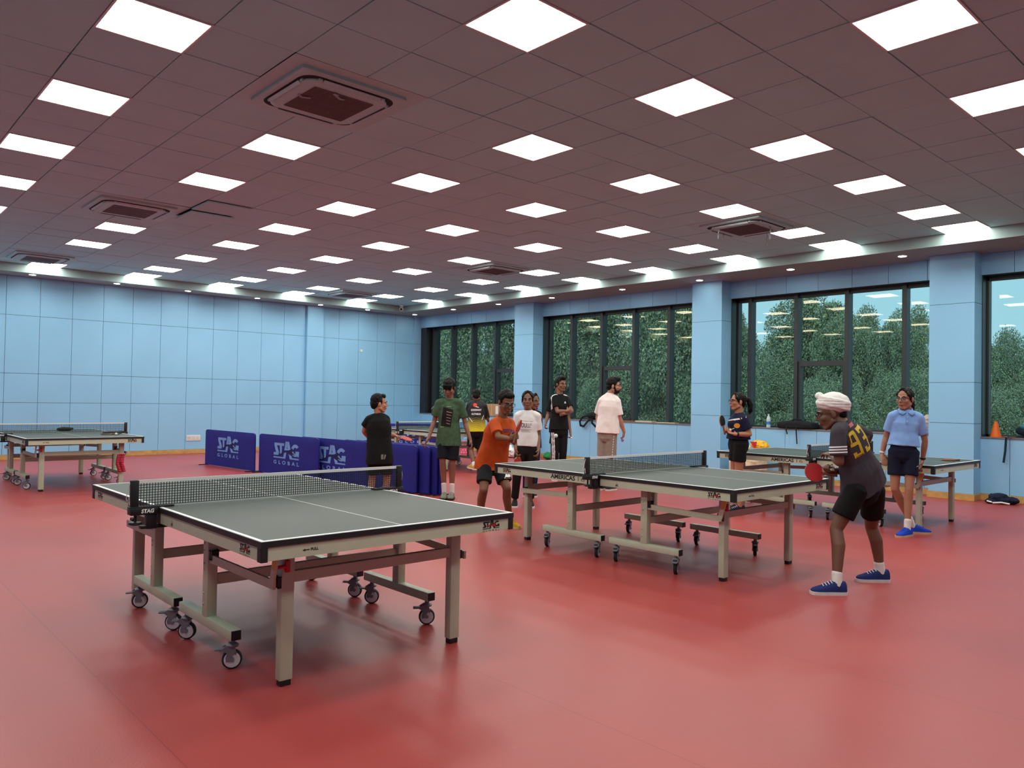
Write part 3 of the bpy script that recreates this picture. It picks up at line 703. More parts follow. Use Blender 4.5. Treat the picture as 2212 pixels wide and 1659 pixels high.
# ------------------------------------------------------------------ people
J = {
 'black_tee': {'head': (5.348,8.326,1.326), 'chin': (5.411,8.312,1.210), 'neck': (5.343,8.334,1.198), 'chest': (5.334,8.346,1.016), 'pelvis': (5.369,8.324,0.667), 'sL': (5.258,8.413,1.143), 'sR': (5.428,8.284,1.152), 'eL': (5.257,8.526,0.975), 'wL': (5.394,8.621,0.879), 'fL': (5.499,8.688,0.861), 'eR': (5.482,8.349,0.955), 'wR': (5.586,8.335,0.924), 'fR': (5.642,8.312,0.907), 'hL': (5.322,8.367,0.666), 'hR': (5.440,8.285,0.667), 'kL': (5.324,8.413,0.370), 'kR': (5.473,8.304,0.371), 'aL': (5.302,8.400,0.075), 'aR': (5.447,8.295,0.076), 'tL': (5.410,8.547,0.015), 'tR': (5.563,8.407,0.019)},
 'green': {'head': (6.669,8.603,1.553), 'chin': (6.626,8.564,1.417), 'neck': (6.691,8.615,1.397), 'chest': (6.678,8.604,1.216), 'pelvis': (6.696,8.625,0.792), 'sR': (6.564,8.704,1.356), 'sL': (6.794,8.494,1.355), 'eR': (6.546,8.768,1.081), 'wR': (6.429,8.732,0.851), 'fR': (6.351,8.752,0.736), 'eL': (6.869,8.474,1.056), 'wL': (6.883,8.372,0.833), 'fL': (6.897,8.335,0.712), 'hR': (6.627,8.662,0.779), 'hL': (6.742,8.556,0.775), 'kR': (6.592,8.619,0.524), 'kL': (6.705,8.543,0.505), 'aR': (6.657,8.650,0.149), 'aL': (6.734,8.580,0.132), 'tR': (6.535,8.520,0.055), 'tL': (6.607,8.455,0.038)},
 'jersey': {'head': (9.455,11.344,1.460), 'chin': (9.509,11.405,1.372), 'neck': (9.457,11.344,1.381), 'chest': (9.476,11.360,1.151), 'pelvis': (9.472,11.345,0.780), 'sL': (9.361,11.433,1.299), 'sR': (9.570,11.243,1.286), 'eL': (9.397,11.541,1.093), 'wL': (9.565,11.661,1.018), 'fL': (9.643,11.726,0.988), 'eR': (9.686,11.305,1.072), 'wR': (9.832,11.417,0.979), 'fR': (9.905,11.487,0.967), 'hL': (9.427,11.387,0.771), 'hR': (9.518,11.304,0.773), 'kL': (9.416,11.433,0.424), 'kR': (9.560,11.356,0.380), 'aL': (9.365,11.268,0.209), 'aR': (9.561,11.336,0.089), 'tL': (9.373,11.372,0.104), 'tR': (9.672,11.453,0.030)},
 'orange': {'head': (5.627,6.240,1.378), 'chin': (5.592,6.181,1.229), 'neck': (5.632,6.308,1.205), 'chest': (5.623,6.347,1.041), 'pelvis': (5.633,6.482,0.702), 'sR': (5.517,6.306,1.160), 'sL': (5.768,6.320,1.158), 'eR': (5.458,6.174,1.008), 'wR': (5.481,6.017,0.995), 'fR': (5.497,5.948,1.022), 'eL': (5.710,6.215,0.970), 'wL': (5.586,6.058,0.946), 'fL': (5.504,5.983,0.977), 'hR': (5.539,6.474,0.691), 'hL': (5.724,6.467,0.678), 'kR': (5.437,6.370,0.429), 'kL': (5.702,6.290,0.434), 'aR': (5.528,6.539,0.090), 'aL': (5.786,6.330,0.144), 'tR': (5.445,6.374,-0.011), 'tL': (5.772,6.141,0.078)},
 'white_girl': {'head': (7.040,7.387,1.404), 'chin': (6.990,7.341,1.301), 'neck': (7.057,7.402,1.257), 'chest': (7.043,7.392,1.093), 'pelvis': (7.056,7.415,0.768), 'sR': (6.946,7.478,1.213), 'sL': (7.139,7.301,1.211), 'eR': (6.950,7.521,0.936), 'wR': (6.885,7.437,0.747), 'fR': (6.869,7.400,0.672), 'eL': (7.179,7.326,0.934), 'wL': (7.118,7.251,0.757), 'fL': (7.083,7.231,0.675), 'hR': (6.993,7.446,0.756), 'hL': (7.097,7.351,0.758), 'kR': (6.934,7.455,0.404), 'kL': (7.087,7.342,0.406), 'aR': (6.961,7.520,0.074), 'aL': (7.115,7.380,0.059), 'tR': (6.835,7.392,0.037), 'tL': (7.000,7.242,0.017)},
 'hidden': {'head': (7.860,8.129,1.377), 'chin': (7.857,8.066,1.283), 'neck': (7.867,8.153,1.248), 'chest': (7.847,8.148,1.092), 'pelvis': (7.850,8.153,0.768), 'sR': (7.784,8.202,1.206), 'sL': (7.943,8.084,1.209), 'eR': (7.791,8.243,0.954), 'wR': (7.730,8.154,0.777), 'fR': (7.709,8.121,0.713), 'eL': (7.960,8.115,0.957), 'wL': (7.901,8.079,0.777), 'fL': (7.875,8.051,0.712), 'hR': (7.806,8.194,0.739), 'hL': (7.896,8.112,0.742), 'kR': (7.789,8.178,0.390), 'kL': (7.886,8.103,0.392), 'aR': (7.827,8.220,0.060), 'aL': (7.912,8.142,0.062), 'tR': (7.716,8.092,0.028), 'tL': (7.804,8.011,0.030)},
 'stripes': {'head': (9.812,9.453,1.686), 'chin': (9.802,9.384,1.540), 'neck': (9.813,9.484,1.498), 'chest': (9.798,9.476,1.278), 'pelvis': (9.802,9.482,0.887), 'sR': (9.700,9.520,1.456), 'sL': (9.928,9.434,1.452), 'eR': (9.690,9.414,1.206), 'wR': (9.727,9.217,1.219), 'fR': (9.797,9.207,1.252), 'eL': (9.918,9.287,1.218), 'wL': (9.708,9.263,1.170), 'fL': (9.692,9.359,1.159), 'hR': (9.755,9.526,0.854), 'hL': (9.886,9.461,0.855), 'kR': (9.729,9.492,0.467), 'kL': (9.860,9.427,0.458), 'aR': (9.763,9.539,0.072), 'aL': (9.888,9.479,0.046), 'tR': (9.647,9.402,0.026), 'tL': (9.810,9.335,0.006)},
 'behind': {'head': (10.365,10.032,1.649), 'chin': (10.332,9.985,1.511), 'neck': (10.384,10.047,1.468), 'chest': (10.369,10.039,1.227), 'pelvis': (10.373,10.046,0.847), 'sR': (10.263,10.132,1.423), 'sL': (10.473,9.940,1.428), 'eR': (10.247,10.194,1.137), 'wR': (10.155,10.160,0.975), 'fR': (10.123,10.151,0.898), 'eL': (10.529,9.951,1.100), 'wL': (10.510,9.867,0.810), 'fL': (10.503,9.835,0.709), 'hR': (10.329,10.087,0.821), 'hL': (10.431,9.994,0.823), 'kR': (10.285,10.096,0.443), 'kL': (10.413,9.992,0.436), 'aR': (10.337,10.126,0.051), 'aL': (10.445,10.027,0.053), 'tR': (10.217,10.007,0.016), 'tL': (10.330,9.903,0.010)},
 'beard': {'head': (9.417,7.918,1.643), 'chin': (9.454,7.861,1.506), 'neck': (9.392,7.971,1.519), 'chest': (9.351,7.988,1.269), 'pelvis': (9.361,7.989,0.882), 'sL': (9.323,8.091,1.421), 'sR': (9.414,7.845,1.418), 'eL': (9.367,8.193,1.183), 'wL': (9.320,8.158,1.008), 'fL': (9.305,8.134,0.921), 'eR': (9.448,7.821,1.150), 'wR': (9.538,7.798,0.924), 'fR': (9.546,7.821,0.813), 'hL': (9.351,8.066,0.850), 'hR': (9.374,7.923,0.849), 'kL': (9.370,8.085,0.496), 'kR': (9.403,7.960,0.496), 'aL': (9.341,8.081,0.110), 'aR': (9.372,7.945,0.084), 'tL': (9.470,8.114,0.047), 'tR': (9.526,7.969,0.013)},
 'navy': {'head': (8.890,5.397,1.427), 'chin': (8.826,5.457,1.342), 'neck': (8.903,5.389,1.272), 'chest': (8.911,5.385,1.117), 'pelvis': (8.908,5.394,0.877), 'sL': (8.827,5.270,1.222), 'sR': (8.993,5.497,1.233), 'eL': (8.875,5.217,1.017), 'wL': (8.718,5.320,1.016), 'fL': (8.732,5.442,1.033), 'eR': (9.043,5.498,1.014), 'wR': (8.852,5.510,1.028), 'fR': (8.766,5.519,1.083), 'hL': (8.855,5.335,0.870), 'hR': (8.962,5.454,0.867), 'kL': (8.865,5.362,0.495), 'kR': (8.967,5.486,0.491), 'aL': (8.890,5.347,0.168), 'aR': (8.993,5.470,0.165), 'tL': (8.800,5.432,0.107), 'tR': (8.905,5.552,0.115)},
 'turban': {'head': (5.831,2.734,1.347), 'chin': (5.841,2.782,1.242), 'neck': (5.863,2.666,1.271), 'chest': (5.931,2.609,1.095), 'pelvis': (6.083,2.573,0.788), 'sL': (5.691,2.622,1.222), 'sR': (6.148,2.611,1.197), 'eL': (5.690,2.602,0.989), 'wL': (5.824,2.721,1.028), 'fL': (5.888,2.799,1.038), 'eR': (6.079,2.709,0.892), 'wR': (5.944,2.750,0.899), 'fR': (5.870,2.778,0.897), 'hL': (5.922,2.584,0.755), 'hR': (6.208,2.568,0.737), 'kL': (5.823,2.683,0.467), 'kR': (6.388,2.655,0.432), 'aL': (5.719,2.624,0.096), 'aR': (6.411,2.588,0.098), 'tL': (5.609,2.727,0.021), 'tR': (6.327,2.666,0.036)},
 'polo': {'head': (8.926,3.356,1.488), 'chin': (8.856,3.382,1.395), 'neck': (8.958,3.358,1.366), 'chest': (8.937,3.354,1.218), 'pelvis': (8.926,3.371,0.912), 'sR': (8.871,3.466,1.317), 'sL': (9.009,3.232,1.303), 'eR': (8.907,3.548,1.062), 'wR': (8.877,3.579,0.875), 'fR': (8.853,3.549,0.817), 'eL': (9.100,3.210,1.028), 'wL': (9.129,3.243,0.822), 'fL': (9.112,3.260,0.724), 'hR': (8.908,3.443,0.893), 'hL': (8.962,3.298,0.890), 'kR': (8.869,3.434,0.499), 'kL': (8.880,3.289,0.507), 'aR': (9.108,3.332,0.165), 'aL': (8.852,3.295,0.158), 'tR': (9.165,3.255,0.067), 'tL': (8.716,3.314,0.059)},
}

def voxel(mb, mats, size, it=3, name='m'):
    me = mb.mesh(name, mats); o = link('tmp', me)
    md = o.modifiers.new('r', 'REMESH'); md.mode = 'VOXEL'; md.voxel_size = size; md.use_smooth_shade = True
    if it: s_ = o.modifiers.new('s', 'SMOOTH'); s_.factor = .5; s_.iterations = it
    bpy.context.view_layer.update()
    m2 = bpy.data.meshes.new_from_object(o.evaluated_get(bpy.context.evaluated_depsgraph_get()))
    bpy.data.objects.remove(o); bpy.data.meshes.remove(me)
    m2.materials.clear()
    for m in (mats if isinstance(mats, (list, tuple)) else [mats]): m2.materials.append(m)
    m2.name = name; m2.shade_smooth(); return m2
def crumple(me, amp, fx=9., fz=4., seed=0.):
    ns = [v.normal.copy() for v in me.vertices]
    for v, n in zip(me.vertices, ns):
        c = v.co; a = noise.noise(V((c.x*fx+seed, c.y*fx, c.z*fz+c.x*3)))+.5*noise.noise(V((c.x*fx*2+seed, c.y*fx*2+4, c.z*fz*2.5)))
        v.co = c+n*amp*a
    me.update(); return me
def paint(me, fn):
    for p in me.polygons:
        i = fn(p.center)
        if i is not None: p.material_index = i
def bvh(me): return BVHTree.FromPolygons([v.co.copy() for v in me.vertices], [tuple(p.vertices) for p in me.polygons])
def fv(r, f): return (RH*r+FH*f).normalized()
def decal(me, bv, o, ex, ey, off=.003, cuts=1):
    """wrap a flat mesh onto the cloth below it"""
    b2 = bmesh.new(); b2.from_mesh(me); bmesh.ops.triangulate(b2, faces=b2.faces)
    if cuts: bmesh.ops.subdivide_edges(b2, edges=b2.edges, cuts=cuts, use_grid_fill=True)
    b2.to_mesh(me); b2.free(); n = ex.cross(ey).normalized()
    for v in me.vertices:
        p = o+ex*v.co.x+ey*v.co.y; h = bv.ray_cast(p+n*.25, -n)
        v.co = (h[0]+n*off) if h[0] is not None else p
    return me
def poly_me(polys, m, name='print'):
    b = MB()
    for p in polys: b.add([(x, y, 0) for x, y in p], [tuple(range(len(p)))])
    return b.mesh(name, m)
def rct(x0, y0, x1, y1): return [(x0,y0),(x1,y0),(x1,y1),(x0,y1)]

def eloft(mb, rings, n=20):
    """rings: (centre, side axis, depth axis) -> closed elliptical loft"""
    rr = []
    for c, a, b in rings: rr.append([V(c)+a*math.cos(2*PI*i/n)+b*math.sin(2*PI*i/n) for i in range(n)])
    mb.loft(rr)
def limb(mb, pts, rs):
    for i in range(len(pts)-1): mb.cap(pts[i], pts[i+1], rs[i], rs[i+1], 14)
def hand(mb, w_, tip, nrm, thumb, k=1., curl=.35, spread=.0, curls=None):
    d = (tip-w_).normalized(); n = (nrm-d*nrm.dot(d)).normalized(); s = d.cross(n)
    if s.dot(thumb) < 0: s = -s
    K = k*1.0
    mb.cap(w_-d*.01, w_+d*.03*K, .023*K, .024*K, 10)
    mb.ell(w_+d*.05*K, (d*.047*K, s*.040*K, n*.0155*K), 14)
    mb.ell(w_+d*.075*K, (d*.025*K, s*.041*K, n*.014*K), 12)
    for i, L in enumerate((.070, .079, .074, .058)):
        u = (1.5-i)*.0205*K; p = w_+d*.083*K+s*u; dd = (d+s*(1.5-i)*(.05+spread)).normalized()
        c = curl if curls is None else curls[i]
        ang = 0
        for j, fr_ in enumerate((.45, .32, .23)):
            ang += c*(.8, 1.1, .8)[j]; v = dd*math.cos(ang)+n*math.sin(ang); q = p+v*L*fr_*K
            mb.cap(p, q, (.0098, .0092, .0086)[j]*K, (.0092, .0086, .0078)[j]*K, 8); p = q
    p = w_+d*.022*K+s*.026*K; v = (d*.62+s*.68+n*.30).normalized(); q = p+v*.04*K; mb.cap(p, q, .0135*K, .0105*K, 8)
    v2 = (d*.9+s*.25+n*.35*(1+curl)).normalized(); q2 = q+v2*.028*K; mb.cap(q, q2, .0105*K, .0085*K, 8)
    return d, n, s

SKIN = {}
def skin(rgb):
    if rgb not in SKIN: SKIN[rgb] = mat('skin', rgb, .5, var=.06, scale=14, spec=.4)
    return SKIN[rgb]
CL = {}
def cloth(rgb, name='cloth', var=.08):
    if (rgb, name) not in CL: CL[(rgb, name)] = mat(name, rgb, .85, var=var, scale=18, bump=.12, bscale=260, spec=.25)
    return CL[(rgb, name)]
HAIRM = mat('black_hair', (9,8,8), .62, var=.4, scale=60, bump=.25, bscale=140, spec=.22)
EYEW = mat('eye_white', (168,158,150), .35); IRIS = mat('iris_dark', (26,18,14), .25); LIP = mat('lip', (128,72,66), .5); WIRE = mat('spectacle_frame', (40,36,40), .35, metal=.4)
LENS = bpy.data.materials.new('spectacle_lens'); LENS.use_nodes = True
_nt = LENS.node_tree; _nt.nodes.clear(); _o = _nt.nodes.new('ShaderNodeOutputMaterial'); _mx = _nt.nodes.new('ShaderNodeMixShader'); _t = _nt.nodes.new('ShaderNodeBsdfTransparent'); _g = _nt.nodes.new('ShaderNodeBsdfGlossy'); _g.inputs['Roughness'].default_value = .05; _mx.inputs[0].default_value = .08
_nt.links.new(_t.outputs[0], _mx.inputs[1]); _nt.links.new(_g.outputs[0], _mx.inputs[2]); _nt.links.new(_mx.outputs[0], _o.inputs[0])

def shoe(parent, A, T, mats, k=1., lift=0., high=0.):
    """A ankle, T toe direction; mats: upper, sole, laces/tongue"""
    d = V((T.x-A.x, T.y-A.y, 0)); d.normalize(); pz = 0
    if lift: d = (T-A); d.z += .06; d.normalize()
    s = V((-d.y, d.x, 0)).normalized(); u = d.cross(s)*-1 if d.cross(s).z < 0 else d.cross(s)
    o = V((A.x, A.y, 0)) if not lift else A-u*.085
    st = [(-.068,.022,.080),(-.058,.034,.100+high),(-.02,.040,.104+high),(.02,.041,.104+high*.5),(.06,.043,.090),(.105,.047,.070),(.145,.046,.056),(.175,.037,.047),(.192,.018,.036)]
    rings = []
    for x, w_, h_ in st:
        r = []
        for i in range(16):
            a = 2*PI*i/16; cx, sz = math.cos(a), math.sin(a)
            yy = w_*(abs(cx)**.7)*(1 if cx > 0 else -1); zz = .018+(h_-.018)*(max(0, sz)**.75) if sz > 0 else .018+.006*sz
            r.append(o+(d*x+s*yy)*k+u*zz*k)
        rings.append(r)
    b = MB(); b.loft(rings); sh = b.build('shoe', mats[0], parent, True)
    b = MB(); out = []
    for x, w_, h_ in st: out.append((x*1.03, w_*1.1))
    ring = [(x, y) for x, y in out]+[(x, -y) for x, y in reversed(out)]
    rr = [[o+(d*x+s*y)*k+u*z*k for x, y in ring] for z in (0, .012, .024)]
    b.loft(rr); b.build('sole', mats[1], sh)
    b = MB()
    for i in range(4):
        x = .045+.02*i; z = .099-.0085*i
        b.tube([o+(d*x+s*-.026)*k+u*(z-.012)*k, o+(d*(x+.006)+s*0)*k+u*(z+.004)*k, o+(d*x+s*.026)*k+u*(z-.012)*k], .0032*k, 6)
    b.build('laces', mats[2], sh, True); return sh

def glasses(parent, c, f, r, u, k, thin=False):
    g = MB(); y = c+f*.103*k+u*.002*k; w_ = .0016 if thin else .0024
    for s in (-1, 1):
        cc = y+r*s*.033*k; pts = [cc+r*math.cos(2*PI*i/20)*.024*k+u*math.sin(2*PI*i/20)*.02*k for i in range(21)]; g.tube(pts, w_, 6)
        g.tube([cc+r*s*.024*k+u*.006*k, c+r*s*.074*k+f*.075*k+u*.006*k, c+r*s*.079*k-f*.0*k+u*.004*k, c+r*s*.077*k-f*.02*k-u*.012*k], w_, 6)
    g.tube([y+r*-.01*k+u*.004*k, y+u*.007*k, y+r*.01*k+u*.004*k], w_, 6)
    go = g.build('spectacles', WIRE, parent, True)
    for s in (-1, 1):
        cc = y+r*s*.033*k; b = MB(); b.add([cc+r*math.cos(2*PI*i/20)*.024*k+u*math.sin(2*PI*i/20)*.02*k for i in range(20)], [tuple(range(20))]); b.build('spectacle_lens', LENS, go)

def person(key, label, body, face, pitch=0, k=1., hk=1., girth=1., tone=(138,98,76), shirt=None, hem=.1, sleeve=.75, fit=1., bottoms=None, leg_end=.6, sock=None, shoes=None, hair='short',
           collar=None, curlL=.35, curlR=.35, nL=None, nR=None, thL=None, thR=None, spread=(0,0), lift=(0,0), roll=0, beard=False, spec_=None, feet=True, chest=1., curlsR=None, curlsL=None, hemtilt=0., vx=.0075):
    j = {n: V(p) for n, p in J[key].items()}
    base = (j['aL']+j['aR'])/2; base.z = 0
    for n in j: j[n] = j[n]-base
    root = thing('person', label, 'person', base)
    f = fv(*body); up = V((0,0,1)); R = f.cross(up); Lf = -R                      # R = the person's own right
    S = (j['sL']+j['sR'])/2
    sp = (j['neck']-j['pelvis']).normalized()
    fz = (f-sp*f.dot(sp)).normalized(); lat = sp.cross(fz).normalized()
    if lat.dot(R) < 0: lat = -lat
    for a in ('aL', 'aR'):
        q = lift[0 if a == 'aL' else 1]
        j[a].z = .085*k+q
    mb = MB(); g = girth*k
    P0, P1 = j['pelvis'], j['neck']
    # trunk
    eloft(mb, [(P0-sp*.07*k, lat*.10*g, fz*.085*g), (P0, lat*.145*g, fz*.10*g), (P0.lerp(P1,.3), lat*.125*g, fz*.085*g), (P0.lerp(P1,.62), lat*.145*g, fz*.10*g), (P0.lerp(P1,.84), lat*.12*g, fz*.080*g), (P1, lat*.055*k, fz*.052*k)])
    # head
    hf0 = fv(*face); hr = hf0.cross(up).normalized(); p_ = math.radians(pitch)
    hf = hf0*math.cos(p_)+up*math.sin(p_); hu = hr.cross(hf).normalized()
    if roll: q = Quaternion(hf, math.radians(roll)); hr = q @ hr; hu = q @ hu
    c = j['head']; H = hk*1.05
    mb.ell(c+hu*.034*H-hf*.012*H, (hr*.074*H, hf*.094*H, hu*.084*H), 20)
    mb.ell(c+hf*.018*H-hu*.03*H, (hr*.061*H, hf*.073*H, hu*.078*H), 18)
    mb.ell(c+hf*.052*H-hu*.088*H, (hr*.033*H, hf*.03*H, hu*.023*H), 12)
    for s in (-1, 1):
        mb.cap(c+hr*s*.052*H-hu*.055*H-hf*.0*H, c+hr*s*.018*H-hu*.097*H+hf*.058*H, .021*H, .017*H, 10)      # jaw line
        mb.sph(c+hf*.058*H+hr*s*.036*H-hu*.024*H, .026*H, 10)                                              # cheek
        mb.cap(c+hf*.083*H+hr*s*.014*H+hu*.022*H, c+hf*.068*H+hr*s*.045*H+hu*.022*H, .011*H, .009*H, 8)      # brow ridge
        mb.ell(c+hr*s*.077*H-hu*.008*H-hf*.01*H, (hf*.019*H, hu*.032*H, hr*.009*H), 12)                     # ear
        mb.sph(c+hf*.094*H+hr*s*.011*H-hu*.03*H, .008*H, 8)                                                 # nostril wing
    mb.cap(c+hf*.088*H+hu*.012*H, c+hf*.107*H-hu*.024*H, .008*H, .0115*H, 10)                               # nose
    mb.cap(c+hf*.085*H-hu*.054*H-hr*.012*H, c+hf*.085*H-hu*.054*H+hr*.012*H, .010*H, .010*H, 8)             # lips
    mb.cap(c+hf*.083*H-hu*.066*H-hr*.010*H, c+hf*.083*H-hu*.066*H+hr*.010*H, .009*H, .009*H, 8)
    mb.cap(P1+sp*.0-fz*.004, c-hu*.055*H-hf*.018*H, .054*k, .049*H, 14)
    # arms
    for s, sg in (('L', 1), ('R', -1)):
        sh, el, wr, tp = j['s'+s], j['e'+s], j['w'+s], j['f'+s]
        m1 = sh.lerp(el, .45); m2 = el.lerp(wr, .28)
        limb(mb, [P1.lerp(sh, .35)-sp*.035, sh-sp*.016, m1, el, m2, wr], [x*g for x in (.046,.046,.042,.036,.039,.0255)])
        n = (nL if s == 'L' else nR); th = (thL if s == 'L' else thR)
        n = V(n) if n else (R if s == 'L' else Lf); th = V(th) if th else f
        hd = hand(mb, wr, tp, n, th, .92*min(1, k*1.02), curlL if s == 'L' else curlR, spread[0 if s == 'L' else 1], curlsL if s == 'L' else curlsR)
        j['hand'+s] = hd
    # legs
    for s in ('L', 'R'):
        hp, kn, an, to = j['h'+s], j['k'+s], j['a'+s], j['t'+s]
        bk = -f*.018*k
        limb(mb, [hp, hp.lerp(kn, .45), kn, kn.lerp(an, .3)+bk, an.lerp(kn, .1), an], [x*g for x in (.082,.07,.050,.053,.034,.034)])
        dd = V((to.x-an.x, to.y-an.y, 0)).normalized() if not lift[0 if s == 'L' else 1] else (to-an).normalized(); mb.cap(an-V((0,0,.035*k)), an+dd*.10*k-V((0,0,.052*k)), .032*k, .022*k, 10)
    bm_ = voxel(mb, skin(tone), .0062, 2, 'body'); link('body', bm_, root)
    # face details
    for s in (-1, 1):
        e = c+hf*.079*H+hr*s*.031*H+hu*.004*H
        MBo = MB(); MBo.ell(e, (hr*.0130*H, hu*.0055*H, hf*.0095*H), 12); eo = MBo.build('eye', EYEW, root, True)
        MB().ell(e+hf*.0058*H, (hr*.0066*H, hu*.0056*H, hf*.0048*H), 10).build('iris', IRIS, eo, True)
        MB().tube([c+hf*.093*H+hr*s*.013*H+hu*.023*H, c+hf*.089*H+hr*s*.033*H+hu*.029*H, c+hf*.074*H+hr*s*.05*H+hu*.023*H], [.004*H,.0045*H,.0025*H], 6).build('eyebrow', HAIRM, root, True)
    MB().ell(c+hf*.0925*H-hu*.060*H, (hr*.021*H, hu*.0065*H, hf*.0045*H), 12).build('mouth', LIP, root, True)
    # hair
    hb = MB()
    if hair in ('short', 'fringe', 'tall', 'crop'):
        t = .92 if hair == 'crop' else 1.
        hb.ell(c+hu*.048*H-hf*.024*H, (hr*.085*H*t, hf*.096*H*t, hu*.092*H*t), 20)
        hb.ell(c-hf*.062*H-hu*.0*H, (hr*.069*H, hf*.050*H, hu*.070*H), 16)
        hb.ell(c+hu*.092*H+hf*.038*H, (hr*.06*H, hf*.045*H, hu*.036*H*t), 14)
        for s in (-1, 1): hb.ell(c+hr*s*.068*H+hu*.03*H-hf*.005*H, (hr*.012*H, hf*.035*H, hu*.045*H), 10)
        if hair == 'fringe':
            hb.ell(c+hu*.06*H+hf*.052*H, (hr*.066*H, hf*.044*H, hu*.05*H), 14)
            for i in range(-3, 4): hb.cap(c+hu*.07*H+hf*.085*H+hr*i*.016*H, c+hu*.018*H+hf*.095*H+hr*(i*.015+.004)*H, .016*H, .007*H, 8)
        if hair == 'tall':
            hb.ell(c+hu*.112*H+hf*.03*H, (hr*.058*H, hf*.062*H, hu*.034*H), 14)
    elif hair in ('pony', 'tied'):
        hb.ell(c+hu*.040*H-hf*.022*H, (hr*.079*H, hf*.092*H, hu*.086*H), 20)
        hb.ell(c-hf*.06*H-hu*.005*H, (hr*.064*H, hf*.042*H, hu*.066*H), 16)
        for s in (-1, 1):
            hb.ell(c+hr*s*.066*H+hu*.03*H-hf*.005*H, (hr*.014*H, hf*.045*H, hu*.05*H), 10)
            hb.cap(c+hu*.112*H+hf*.045*H+hr*s*.006*H, c+hr*s*.062*H+hu*.045*H+hf*.045*H, .016*H, .014*H, 8)
        if hair == 'pony':
            a = c-hf*.105*H+hu*.035*H; limb(hb, [a+hf*.02, a-hf*.035+hu*.005, a-hf*.06-up*.06, a-hf*.062-up*.13, a-hf*.052-up*.17], [.022,.03,.036,.03,.01])
        else:
            a = c-hf*.095*H+hu*.01*H; limb(hb, [a+hf*.02, a-hf*.03-up*.01, a-hf*.045-up*.08, a-hf*.04-up*.15, a-hf*.03-up*.20], [.028,.034,.037,.032,.014])
    elif hair == 'turban':
        hb = None
    if hb:
        hm = voxel(hb, HAIRM, .005, 1, 'hair'); crumple(hm, .006, 45, 30); link('hair', hm, root)
    if beard:
        b = MB(); b.ell(c+hf*.042*H-hu*.078*H, (hr*.055*H, hf*.05*H, hu*.040*H), 14)
        for s in (-1, 1): b.cap(c+hr*s*.062*H+hu*.0*H+hf*.008*H, c+hr*s*.045*H-hu*.07*H+hf*.03*H, .014*H, .022*H, 8)
        b.tube([c+hf*.085*H-hu*.058*H-hr*.026*H, c+hf*.100*H-hu*.042*H, c+hf*.085*H-hu*.058*H+hr*.026*H], .0065*H, 8)
        bm2 = voxel(b, HAIRM, .005, 1, 'beard'); crumple(bm2, .003, 50, 50); link('beard', bm2, root)
    if spec_: glasses(root, c, hf, hr, hu, H, spec_ == 'thin')
    # bottoms
    bw = MB(); gw = g*1.02
    eloft(bw, [(P0+sp*.085*k, lat*.142*gw, fz*.107*gw), (P0, lat*.160*gw, fz*.118*gw), (P0-up*.07*k, lat*.150*gw, fz*.115*gw), (P0-up*.12*k, lat*.09*gw, fz*.09*gw)])
    for s in ('L', 'R'):
        hp, kn, an = j['h'+s], j['k'+s], j['a'+s]
        if leg_end <= 1:
            e = hp.lerp(kn, leg_end); dd = (kn-hp).normalized()
            bw.cyl(hp+dd*-.03, e, .092*g, .092*g, 20); bw.sph(hp, .092*g, 14)
        else:
            e = kn.lerp(an, leg_end-1); limb(bw, [hp, hp.lerp(kn,.5), kn], [.098*g,.085*g,.068*g]); bw.cyl(kn, e, .068*g, .055*g, 18)
    bt = voxel(bw, bottoms if isinstance(bottoms, (list, tuple)) else [bottoms], .008, 4, 'shorts' if leg_end <= 1 else 'trousers'); crumple(bt, .004, 10, 6, 3.)
    bo = link('shorts' if leg_end <= 1 else 'trousers', bt, root)
    # shirt
    sb = MB(); gs = g*fit; HB = P0-up*hem
    SH = S-sp*.01
    sw = max(.10*k, abs((j['sR']-j['sL']).dot(lat))/2)
    hipw = abs((j['hR']-j['hL']).dot(lat))/2; hipd = abs((j['hR']-j['hL']).dot(fz))/2
    hw = max(.178*gs, hipw+.118*g*(.5+.5*fit)); hd_ = max(.138*gs, .130*g*fit+hipd*.5)
    TL = (P1-P0).length; rg = [(HB+f*hemtilt, lat*hw, (f*.8+fz*.2)*hd_)]
    for t_, a_, b_, off in ((0, hw*.985, hd_*.98, 0), (.22, hw*.5+.08*gs, hd_*.5+.06*gs, 0), (.45, .158*gs, .118*gs, 0), (.68, .168*gs, .122*gs*chest, .004), (.84, .150*gs, .104*gs, 0), (.93, .115*g, .085*g, 0), (.992, .072*k, .068*k, 0), (1.02, .064*k, .062*k, 0)):
        c_ = P0+sp*TL*t_+fz*off
        if (c_-HB).dot(sp) > .035: rg.append((c_, lat*a_, fz*b_))
    if hem < -.02: rg[0] = (HB, lat*(hw*.75+.04*gs), fz*(hd_*.75+.03*gs))
    eloft(sb, rg, 24)
    for s in ('L', 'R'):
        sh, el = j['s'+s], j['e'+s]; e = sh.lerp(el, sleeve); dd = (el-sh).normalized()
        s2 = sh-sp*.018*k-(sh-S).normalized()*.006*k; sb.sph(s2, .059*g, 14); sb.cyl(s2, e, .061*g*(.6+.4*fit), .066*g*(.45+.55*fit), 20)
        limb(sb, [P1.lerp(sh, .3)-sp*.028, P1.lerp(sh, .65)-sp*.018, s2], [.064*g, .064*g, .062*g]); sb.cap(P0.lerp(P1, .72)+(sh-S)*.55, s2, .085*g, .06*g, 12)
    sm = voxel(sb, shirt if isinstance(shirt, (list, tuple)) else [shirt], vx, 3, 'shirt'); crumple(sm, .0075, 8, 5, 1.)
    so = link('shirt', sm, root)
